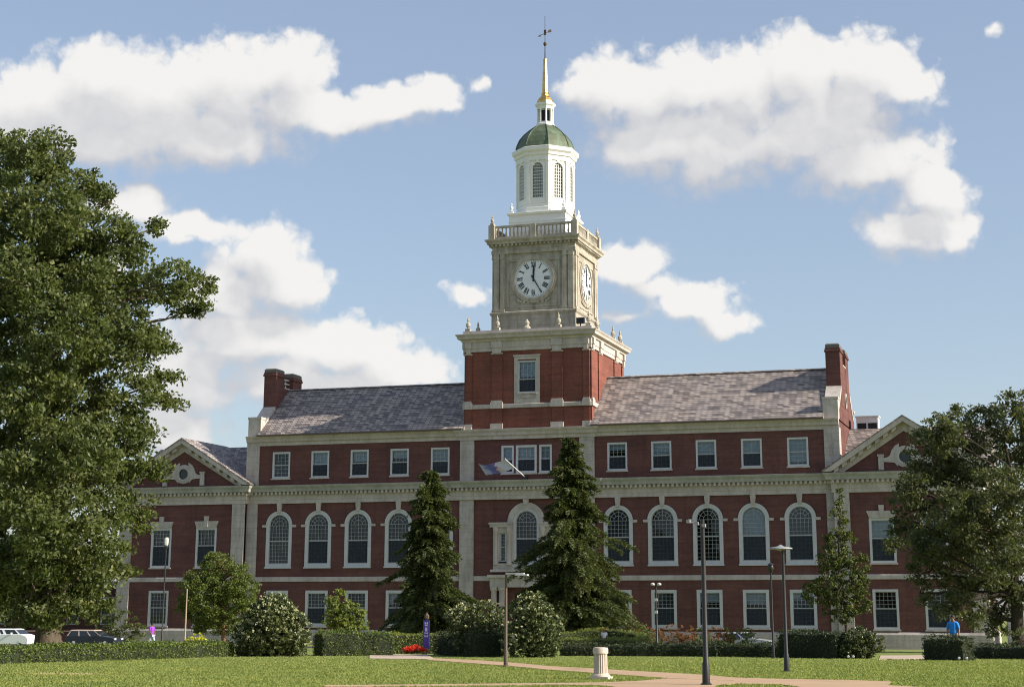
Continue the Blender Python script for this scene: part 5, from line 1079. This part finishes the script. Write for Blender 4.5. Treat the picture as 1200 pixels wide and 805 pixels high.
# lamp posts
def lamp(x, y, h, r, label, kind, mt='dark_metal', group=None, hd=0):
    g = float(gz(x, y)); t = empty('lamp_post', (x, y, g), label, 'lamp post', group); O = (x, y, g)
    b = MB(); b.lathe(x, y, [(r*2.3, g-.05), (r*2.3, g+.03), (r*1.5, g+.07), (r*1.35, g+.5), (r*1.05, g+.55), (r*.8, g+h)], 12); b.build('pole', M[mt], t, O, smooth=True)
    if kind == 'disc':
        b = MB(); b.lathe(x-.06, y, [(.03, g+h-.02), (.12, g+h+.01), (.36, g+h+.035), (.34, g+h+.07), (.1, g+h+.11), (.02, g+h+.16)], 20); b.build('lamp_head', M['lead'], t, O, smooth=True)
    elif kind == 'spots':
        for dx, dz in ((-.32, .0), (-.12, -.05), (.05, -.1)):
            b = MB(); b.tube([(x, y, g+h-.12), (x+dx, y-.05, g+h-.05+dz)], .015, 6); b.box(x+dx-.045, x+dx+.04, y-.12, y-.02, g+h-.075+dz, g+h+.0+dz); b.build('spotlight', M['lead'], t, O)
    elif kind == 'arm':
        b = MB(); b.box(x, x+.62, y-.05, y+.05, g+h-.06, g+h-.015); b.box(x+.35, x+.75, y-.11, y+.11, g+h-.1, g+h-.061); b.build('lamp_arm', M['pale_metal'], t, O)
    elif kind == 'globe':
        b = MB(); b.lathe(x, y, [(.05, g+h), (.09, g+h+.05), (.14, g+h+.2), (.1, g+h+.32), (.16, g+h+.34), (.02, g+h+.42)], 12); b.build('lamp_head', M[mt], t, O, smooth=True)
    elif kind == 'twin':
        for q in (-1, 1):
            b = MB(); b.tube([(x, y, g+h-.1), (x+q*.22, y, g+h)], .02, 6); b.lathe(x+q*.24, y, [(.02, g+h-.06), (.14, g+h-.02), (.15, g+h+.08), (.03, g+h+.14)], 10); b.build('lamp_head', M['pale_metal'], t, O)
        b = MB(); b.box(x-.1, x+.1, y-.12, y-.04, g+h-1.15, g+h-.95); b.box(x-.1, x+.1, y-.12, y-.04, g+h-2.0, g+h-1.8); b.build('small_sign', M['pale_metal'], t, O)
    elif kind == 'lantern':
        b = MB(); b.lathe(x, y, [(.1, g+h-.72), (.17, g+h-.6), (.2, g+h-.12), (.15, g+h-.06), (.15, g+h)], 8); b.build('lamp_head', M['pale_metal'], t, O); b = MB(); b.lathe(x, y, [(.2, g+h-.9), (.14, g+h-.82), (.2, g+h-.74)], 8); b.build('collar', M['dark_metal'], t, O)
    return t
lamp(38.66, -109.7, 3.78, .062, 'nearest black lamp post, topped with small spotlights, standing where the paths meet', 'spots')
lamp(38.75, -98.4, 3.5, .055, 'black lamp post with a flat round head on the lawn before the right wing', 'disc')
lamp(29.3, -96.0, 2.98, .05, 'slim brown lamp post with a pale side arm between the paths', 'arm', 'bronze')
lamp(34.6, -75.6, 3.55, .045, 'thin dark lamp post standing directly behind the long dark hedge', 'globe')
lamp(18.4, -27.9, 4.5, .08, 'dark lamp post with two small pale heads beside the russet shrubs', 'twin')
lamp(5.1, -72.8, 3.1, .04, 'thin pale brown post rising behind the long left hedge in front of the small tree', 'none', 'tan_pole' if 'tan_pole' in M else M.setdefault('tan_pole', paint('tan_pole_paint', (.34, .26, .18), .5)) and 'tan_pole')
lamp(-27.6, -16.5, 9.2, .065, 'tall thin dark post with a pale lantern head in front of the left pavilion window', 'lantern', 'dark_metal')

# ---------------------------------------------------------------- vehicles
def car(loc, rot, label, body, cat='car', L=4.6, W=1.82, H=1.65, roofcol=None, van=False):
    x0, y0 = loc; g = float(gz(x0, y0))+.02; t = empty('parked_car' if not van else 'parked_van', (x0, y0, g), label, cat); t.rotation_euler = (0, 0, rot)
    def put(mb, name, m, par=t, at=(0, 0, 0)):
        return build_local(mb, name, m, par, Vector((x0, y0, g))+Vector(at) if par is t else WP[par.name])
    hl = L/2; bd = MB(); belt = .92 if not van else 1.05
    prof = [(-hl, .35), (-hl+.03, .75), (-hl+.12, belt), (hl-1.25 if not van else hl-.7, belt), (hl-.25, belt-.14), (hl-.03, .68), (hl, .38), (hl-.08, .24), (-hl+.08, .24)]
    lo = []
    for y, ins in ((-W/2, .05), (-W/2+.05, 0), (W/2-.05, 0), (W/2, .05)): lo.append([(px*(1-ins*.12), y, .24+(pz-.24)*(1-ins*.6)+ins*.02) for px, pz in prof])
    bd.loft(lo, False, True); bo = put(bd, 'body', body)
    rx0, rx1, tx0, tx1 = (-hl+.1, hl-1.2, -hl+.38, hl-2.0) if not van else (-hl+.05, hl-.75, -hl+.15, hl-1.3)
    gh = MB(); a, c = W/2-.07, W/2-.22
    gh.loft([[(rx0, -a, belt-.02), (rx1, -a, belt-.02), (rx1, a, belt-.02), (rx0, a, belt-.02)], [(tx0, -c, H-.07), (tx1, -c, H-.07), (tx1, c, H-.07), (tx0, c, H-.07)]], False, True)
    put(gh, 'cabin_glass', M['car_glass'])
    rf = MB(); rf.loft([[(tx0-.04, -c-.03, H-.09), (tx1+.05, -c-.03, H-.09), (tx1+.05, c+.03, H-.09), (tx0-.04, c+.03, H-.09)], [(tx0+.05, -c+.06, H), (tx1-.08, -c+.06, H), (tx1-.08, c-.06, H), (tx0+.05, c-.06, H)]], False, True); put(rf, 'roof', roofcol or body)
    pl = MB()
    for s in (-1, 1):
        for f0 in ((0, .035), (.33, .37), (.66, .70), (.965, 1)) if not van else ((0, .55), (.62, .68), (.96, 1)):
            q = []
            for f_, zz in ((f0[0], 0), (f0[1], 0), (f0[1], 1), (f0[0], 1)):
                X0, X1 = (rx0, rx1) if zz == 0 else (tx0, tx1); yy = (a if zz == 0 else c)+.008; q.append((X0+(X1-X0)*f_, s*yy, belt-.03 if zz == 0 else H-.08))
            pl.add(q+[(p[0], p[1]-s*.03, p[2]) for p in q], [(0, 1, 2, 3), (7, 6, 5, 4), (0, 4, 5, 1), (1, 5, 6, 2), (2, 6, 7, 3), (3, 7, 4, 0)])
    put(pl, 'window_pillars', roofcol or body)
    for sx in (-hl+.82, hl-.85):
        for s in (-1, 1):
            w = MB(); n = 20; lo = [[(r*math.cos(2*math.pi*i/n), yy, r*math.sin(2*math.pi*i/n)) for i in range(n)] for r, yy in ((.2, -.1), (.33, -.1), (.335, .1), (.2, .1))]; w.loft(lo, False, True)
            wo_ = build_local(w, 'wheel', M['tyre'], t, Vector((x0, y0, g))+Vector((sx, s*(W/2-.11), .335)))
            h = MB(); h.loft([[(r*math.cos(2*math.pi*i/n), s*yy, r*math.sin(2*math.pi*i/n)) for i in range(n)] for r, yy in ((.2, .085), (.16, .115), (.03, .12))], False, True); build_local(h, 'rim', M['pale_metal'], wo_, WP[wo_.name])
    for s in (-1, 1):
        k = MB(); k.box(hl-.16, hl-.015, s*(W/2-.45), s*(W/2-.12), .6, .74); put(k, 'headlight', M['pale_metal'])
        k = MB(); k.box(-hl+.0, -hl+.1, s*(W/2-.35), s*(W/2-.1), .68, .86); put(k, 'tail_light', plastic('red_lens', (.35, .02, .02), .2))
        k = MB(); k.box(hl-1.62, hl-1.48, s*(W/2+.01), s*(W/2+.14), belt, belt+.14); put(k, 'wing_mirror', body)
    return t
M['car_glass'] = mat('car_glass', (.015, .02, .025), .06, spec=.8)[0]; M['tyre'] = paint('tyre_rubber', (.02, .02, .02), .9)
M['beige_car'] = mat('dark_car_paint', (.02, .025, .045), .25)[0]; M['beige_roof'] = mat('beige_roof_paint', (.45, .36, .29), .4)[0]; M['silver_car'] = mat('silver_car_paint', (.55, .58, .62), .28, .4)[0]; M['white_car'] = mat('white_car_paint', (.80, .81, .82), .35)[0]
car((-33.0, -18.4), .06, 'dark estate car with beige window pillars behind the long hedge under the oak', M['beige_car'], H=1.42, roofcol=M['beige_roof'])
car((-40.3, -20.4), .08, 'white van cut off by the left edge of the picture', M['white_car'], cat='van', L=4.9, H=1.5, van=True)
car((22.0, -13.2), .0, 'silver car seen through the gap above the dark hedge, right wing', M['silver_car'], H=1.4)

# ---------------------------------------------------------------- people
def skin_body(name, joints, edges, radii, material, parent, origin, levels=2, root=0):
    me = bpy.data.meshes.new(name+'_rig'); me.from_pydata([tuple(j) for j in joints], edges, []); o = bpy.data.objects.new(name+'_rig', me); col.objects.link(o)
    md = o.modifiers.new('skin', 'SKIN'); md.use_smooth_shade = True
    for i, r in enumerate(radii):
        sv = me.skin_vertices[0].data[i]; rr_ = r if isinstance(r, tuple) else (r, r); sv.radius = rr_; sv.use_root = (i == root)
    sb = o.modifiers.new('sub', 'SUBSURF'); sb.levels = levels; sb.render_levels = levels
    dg = bpy.context.evaluated_depsgraph_get(); dg.update(); ev = o.evaluated_get(dg); m2 = bpy.data.meshes.new_from_object(ev); m2.name = name
    bpy.data.objects.remove(o); m2.materials.clear(); m2.materials.append(material)
    for p in m2.polygons: p.use_smooth = True
    q = bpy.data.objects.new(name, m2); col.objects.link(q); WP[q.name] = Vector(origin); q.parent = parent; return q
def person(loc, face, h, label, shirt, trousers, hair, skin=(.22, .12, .08), step=.0, lean=.0, arms=(0, 0), cap=None, bag=False):
    x, y = loc; g = float(gz(x, y)); s = h/1.75; t = empty('person', (x, y, g), label, 'person'); t.rotation_euler = (0, 0, face); O = (x, y, g)
    sk = M.setdefault('skin%s' % (skin,), mat('skin', skin, .6)[0])
    V = lambda a, b, c: Vector((a*s, (b-lean*(c-.9)*(c > .9))*s, c*s))     # figure faces -y
    J = {'pelvis': V(0, 0, .95), 'waist': V(0, 0, 1.1), 'chest': V(0, 0, 1.3), 'neck0': V(0, .01, 1.46), 'neck': V(0, .0, 1.53), 'head': V(0, -.015, 1.62), 'crown': V(0, -.005, 1.70), 'nose': V(0, -.115, 1.615)}
    Rr = {'pelvis': (.15, .11), 'waist': (.13, .095), 'chest': (.16, .105), 'neck0': (.075, .07), 'neck': (.055, .055), 'head': (.078, .092), 'crown': (.06, .07), 'nose': (.012, .012)}
    E = [('pelvis', 'waist'), ('waist', 'chest'), ('chest', 'neck0'), ('neck0', 'neck'), ('neck', 'head'), ('head', 'crown'), ('head', 'nose')]
    for q, n_ in ((-1, 'l'), (1, 'r')):
        st = step*q; af = arms[0 if q < 0 else 1]
        J['hip'+n_] = V(.09*q, 0, .88); J['knee'+n_] = V(.095*q, -st*.6-.02, .50); J['ank'+n_] = V(.095*q, -st*.9+.06*abs(step), .09); J['toe'+n_] = V(.11*q, -st*.9-.13, .035)
        J['sho'+n_] = V(.175*q, .01, 1.42); J['elb'+n_] = V(.235*q, .03-.12*af, 1.14+.05*af); J['wri'+n_] = V(.24*q-.05*q*af, -.03-.33*af, .92+.2*af); J['palm'+n_] = V(.24*q-.06*q*af, -.05-.39*af, .85+.19*af)
        Rr.update({'hip'+n_: (.09, .1), 'knee'+n_: (.058, .062), 'ank'+n_: (.04, .045), 'toe'+n_: (.04, .025), 'sho'+n_: (.06, .06), 'elb'+n_: (.042, .042), 'wri'+n_: (.028, .024), 'palm'+n_: (.036, .018)})
        E += [('pelvis', 'hip'+n_), ('hip'+n_, 'knee'+n_), ('knee'+n_, 'ank'+n_), ('ank'+n_, 'toe'+n_), ('neck0', 'sho'+n_), ('sho'+n_, 'elb'+n_), ('elb'+n_, 'wri'+n_), ('wri'+n_, 'palm'+n_)]
        pd_ = J['palm'+n_]
        for k, (dx, ln) in enumerate(((-.028, .07), (-.01, .085), (.01, .08), (.028, .062))):
            J['f%d'%k+n_] = pd_+Vector((dx*.3*s, dx*s, -.045*s)); J['g%d'%k+n_] = pd_+Vector((dx*.3*s-q*.012*s, dx*1.15*s-.008*s, -(.045+ln*.75)*s)); Rr['f%d'%k+n_] = (.009, .009); Rr['g%d'%k+n_] = (.007, .007); E += [('palm'+n_, 'f%d'%k+n_), ('f%d'%k+n_, 'g%d'%k+n_)]
        J['t'+n_] = pd_+Vector((-q*.02*s, -.045*s, -.02*s)); Rr['t'+n_] = (.01, .01); E += [('palm'+n_, 't'+n_)]
    K = list(J); idx = {k: i for i, k in enumerate(K)}; sc = lambda r: (r[0]*s, r[1]*s)
    skin_body('body', [J[k] for k in K], [(idx[a], idx[b]) for a, b in E], [sc(Rr[k]) for k in K], sk, t, O)
    def cloth(name, keys, edges, grow, m):
        ii = {k: i for i, k in enumerate(keys)}; skin_body(name, [J[k] for k in keys], [(ii[a], ii[b]) for a, b in edges], [(Rr[k][0]*s*1.06+grow, Rr[k][1]*s*1.06+grow) for k in keys], m, t, O)
    J['cuffl'] = J['shol'].lerp(J['elbl'], .85); J['cuffr'] = J['shor'].lerp(J['elbr'], .85); Rr['cuffl'] = Rr['cuffr'] = (.05, .05)
    cloth('shirt', ['pelvis', 'waist', 'chest', 'neck0', 'shol', 'shor', 'cuffl', 'cuffr'], [('pelvis', 'waist'), ('waist', 'chest'), ('chest', 'neck0'), ('neck0', 'shol'), ('neck0', 'shor'), ('shol', 'cuffl'), ('shor', 'cuffr')], .014, shirt)
    cloth('trousers', ['pelvis', 'hipl', 'hipr', 'kneel', 'kneer', 'ankl', 'ankr'], [('pelvis', 'hipl'), ('pelvis', 'hipr'), ('hipl', 'kneel'), ('hipr', 'kneer'), ('kneel', 'ankl'), ('kneer', 'ankr')], .012, trousers)
    for q, n_ in ((-1, 'l'), (1, 'r')):
        b = MB(); c = J['toe'+n_]; a = J['ank'+n_]; lo = []
        for yy, w, hh in ((a.y+.06*s, .035, .06), (a.y, .042, .09), (c.y+.04*s, .045, .06), (c.y-.03*s, .038, .04), (c.y-.06*s, .02, .025)): lo.append([(c.x+w*math.cos(v_)*s, yy, max(0, math.sin(v_))*hh*s+.005) for v_ in [2*math.pi*i/10 for i in range(10)]])
        b.loft(lo, False, True); build_local(b, 'shoe', M['white'], t, Vector(O))
    b = MB(); c = J['head']+Vector((0, .018*s, .025*s)); lo = []
    for i in range(7):
        a = -.35+(math.pi/2+.35)*i/6; r = math.cos(a)*.1*s; lo.append([(c.x+r*.92*math.cos(2*math.pi*k/14), c.y+r*1.08*math.sin(2*math.pi*k/14)+.012*s, c.z+math.sin(a)*.105*s+.012*s) for k in range(14)])
    b.loft(lo, False, True); build_local(b, 'cap' if cap else 'hair', cap or hair, t, Vector(O))
    b = MB()
    for q in (-1, 1): b.lathe(0, 0, [(.0, 0)]*1+[(.011*s, .004*s), (.0, .008*s)], 6) if False else b.box(q*.03*s-.012*s, q*.03*s+.012*s, J['head'].y-.098*s, J['head'].y-.088*s, J['head'].z-.002*s, J['head'].z+.012*s)
    b.box(-.022*s, .022*s, J['head'].y-.092*s, J['head'].y-.082*s, J['head'].z-.055*s, J['head'].z-.046*s); build_local(b, 'face_features', M['black'], t, Vector(O))
    for q in (-1, 1):
        b = MB(); b.loft([[(q*(.078+o)*s, J['head'].y+.01*s+r*.6*math.cos(v_)*s, J['head'].z-.005*s+r*math.sin(v_)*s) for v_ in [2*math.pi*i/8 for i in range(8)]] for r, o in ((.03, -.01), (.032, .012), (.01, .02))], False, True); build_local(b, 'ear', sk, t, Vector(O))
    if bag:
        b = MB(); b.box(.2*s, .42*s, -.1*s, .22*s, .62*s, .98*s); build_local(b, 'bag', plastic('tan_bag', (.45, .27, .17)), t, Vector(O))
    return t
P_purple = plastic('purple_cloth', (.27, .05, .5), .8); P_white = plastic('white_cloth', (.72, .72, .74), .8); P_blue = plastic('bright_blue_cloth', (.02, .22, .62), .8); P_navy = plastic('navy_cloth', (.02, .025, .05), .9); P_jean = plastic('pale_denim', (.38, .44, .55), .9)
P_hair = mat('dark_hair', (.012, .01, .009), .7)[0]; P_red = plastic('red_cap_cloth', (.45, .03, .04), .8)
person((-16.4, -38.04), 1.2, 1.8, 'person in a purple top and pale jeans walking behind the long hedge', P_purple, P_jean, P_hair, step=.28, arms=(.5, .1))
person((20.2, -49.3), .3, 1.25, 'small person in a white shirt and red cap inside the ring of hedge', P_white, P_navy, P_hair, cap=P_red, arms=(.4, .2))
person((42.13, -76.5), -.3, 1.78, 'person in a bright blue shirt standing behind the small box hedge', P_blue, P_navy, P_hair, arms=(.2, .1))

# small ground floodlights at the feet of the hedges
for x, y, lb in ((37.85, -76.5, 'left one of two small white floodlights at the tall hedge end'), (38.05, -76.45, 'right one of two small white floodlights at the tall hedge end'), (42.45, -78.9, 'left one of two white floodlights below the person in blue'), (42.75, -79.0, 'right one of two white floodlights below the person in blue'), (10.6, -82.0, 'small pale floodlight at the right end of the long left hedge')):
    g = float(gz(x, y)); t = empty('ground_floodlight', (x, y, g), lb, 'floodlight', 'floodlights on the lawn edge')
    b = MB(); b.loft([[(x+r*math.cos(v_), y+o, g+.11+r*math.sin(v_)) for v_ in [2*math.pi*i/10 for i in range(10)]] for r, o in ((.03, .05), (.048, .02), (.052, -.03), (.04, -.045))], False, True); b.build('lamp_housing', M['white'], t, (x, y, g), smooth=True)
    b = MB(); b.tube([(x, y+.02, g-.03), (x, y+.02, g+.08)], .02, 6); b.build('stake', M['dark_metal'], t, (x, y, g))

# ---------------------------------------------------------------- neighbouring brick building seen under the oak
an = empty('brick_annex', (-60, 10, GB), 'low red brick building glimpsed beneath the oak at the far left', 'building')
hs = [rect(-73+i*4-.7, -73+i*4+.7, .2, 2.2) for i in range(7)]
panel('wall', rect(-76, -46, GB, 4.2), hs, 10, 10.3, M['brick'], an, (-60, 10, GB))
b = MB(); b.box(-76, -75.7, 10.003, 20, GB, 4.2).box(-46.3, -46, 10.003, 20, GB, 4.2).box(-76, -46, 19.7, 20, GB, 4.2).box(-75.7, -46.3, 10.6, 10.7, GB, 4.1); b.build('side_wall', M['brick'], an, (-60, 10, GB))
b = MB(); b.box(-76.4, -45.6, 9.6, 20.4, 4.2, 4.6); b.build('roof', M['stone_plain'], an, (-60, 10, GB))
b = MB(); b.box(-76, -46, 9.93, 10.02, 2.75, 3.0); b.build('stone_band', M['stone_plain'], an, (-60, 10, GB))
w = MB(); frame_box(w, -.7, .7, 0, 2.0, .1, .0, .12); w.box(-.6, .6, .03, .1, .97, 1.04)
w0 = build_local(w, 'window', M['frame'], an, (-73, 10, .2)); gl_ = MB(); gl_.box(-.6, .6, .12, .13, .1, 1.9); build_local(gl_, 'pane', M['glass'], w0, (-73, 10, .2), None)
for i in range(1, 7): clone(w0, an, (-73+i*4, 10, .2))
# low brick garden wall in front of it
b = MB(); b.box(-52, -38.5, -7.6, -7.3, GB, -.3); gw = b.build('garden_wall', M['brick']); tag(gw, 'low brick wall with a pale coping behind the parked estate car', 'wall')
b = MB(); b.box(-52.05, -38.45, -7.68, -7.22, -.298, -.19); cp_ = b.build('coping', M['path'], gw)

# ---------------------------------------------------------------- grass blades on the near lawn
def inside(P, poly):
    x, y = P[:, 0], P[:, 1]; c = np.zeros(len(P), bool); n = len(poly)
    for i in range(n):
        x1, y1 = poly[i]; x2, y2 = poly[(i+1) % n]
        k = ((y1 > y) != (y2 > y)); xx = (x2-x1)*(y-y1)/((y2-y1) if y2 != y1 else 1e-9)+x1; c ^= k & (x < xx)
    return c
nb = 230000; tt = rng.uniform(34, 84, nb); tt = 34+(tt-34)*rng.uniform(.35, 1, nb); lat = rng.uniform(-.31, .31, nb)*tt
FX, FY = -.3074, .9516; P = np.stack([46.92+FX*tt+FY*lat, -150+FY*tt-FX*lat], 1)
bad = inside(P, PATH_DIAGONAL) | (inside(P, PATH_MAIN) & ~inside(P, LAWN_TRI1) & ~inside(P, LAWN_TRI2)) | inside(P, APRON) | inside(P, WALK_R)
q = (P-np.array([20.3, -107.6])); bad |= ((q[:, 0]*.95-q[:, 1]*.3)**2/4+(q[:, 0]*.3+q[:, 1]*.95)**2 < .6) & (rng.random(nb) < .8)
P = P[~bad]; n = len(P); Z = gz(P[:, 0], P[:, 1]); a = rng.uniform(0, 6.28, n); w = rng.uniform(.012, .028, n); h = rng.uniform(.02, .055, n); ln = rng.normal(size=(n, 2))*.02
v = np.empty((n, 3, 3)); v[:, 0] = np.stack([P[:, 0]-np.cos(a)*w, P[:, 1]-np.sin(a)*w, Z], 1); v[:, 1] = np.stack([P[:, 0]+np.cos(a)*w, P[:, 1]+np.sin(a)*w, Z], 1); v[:, 2] = np.stack([P[:, 0]+ln[:, 0], P[:, 1]+ln[:, 1], Z+h], 1)
gb = quads('grass_blades', v, M['blade'], k=3); tag(gb, 'short green grass blades covering the lawn', 'grass', kind='stuff')
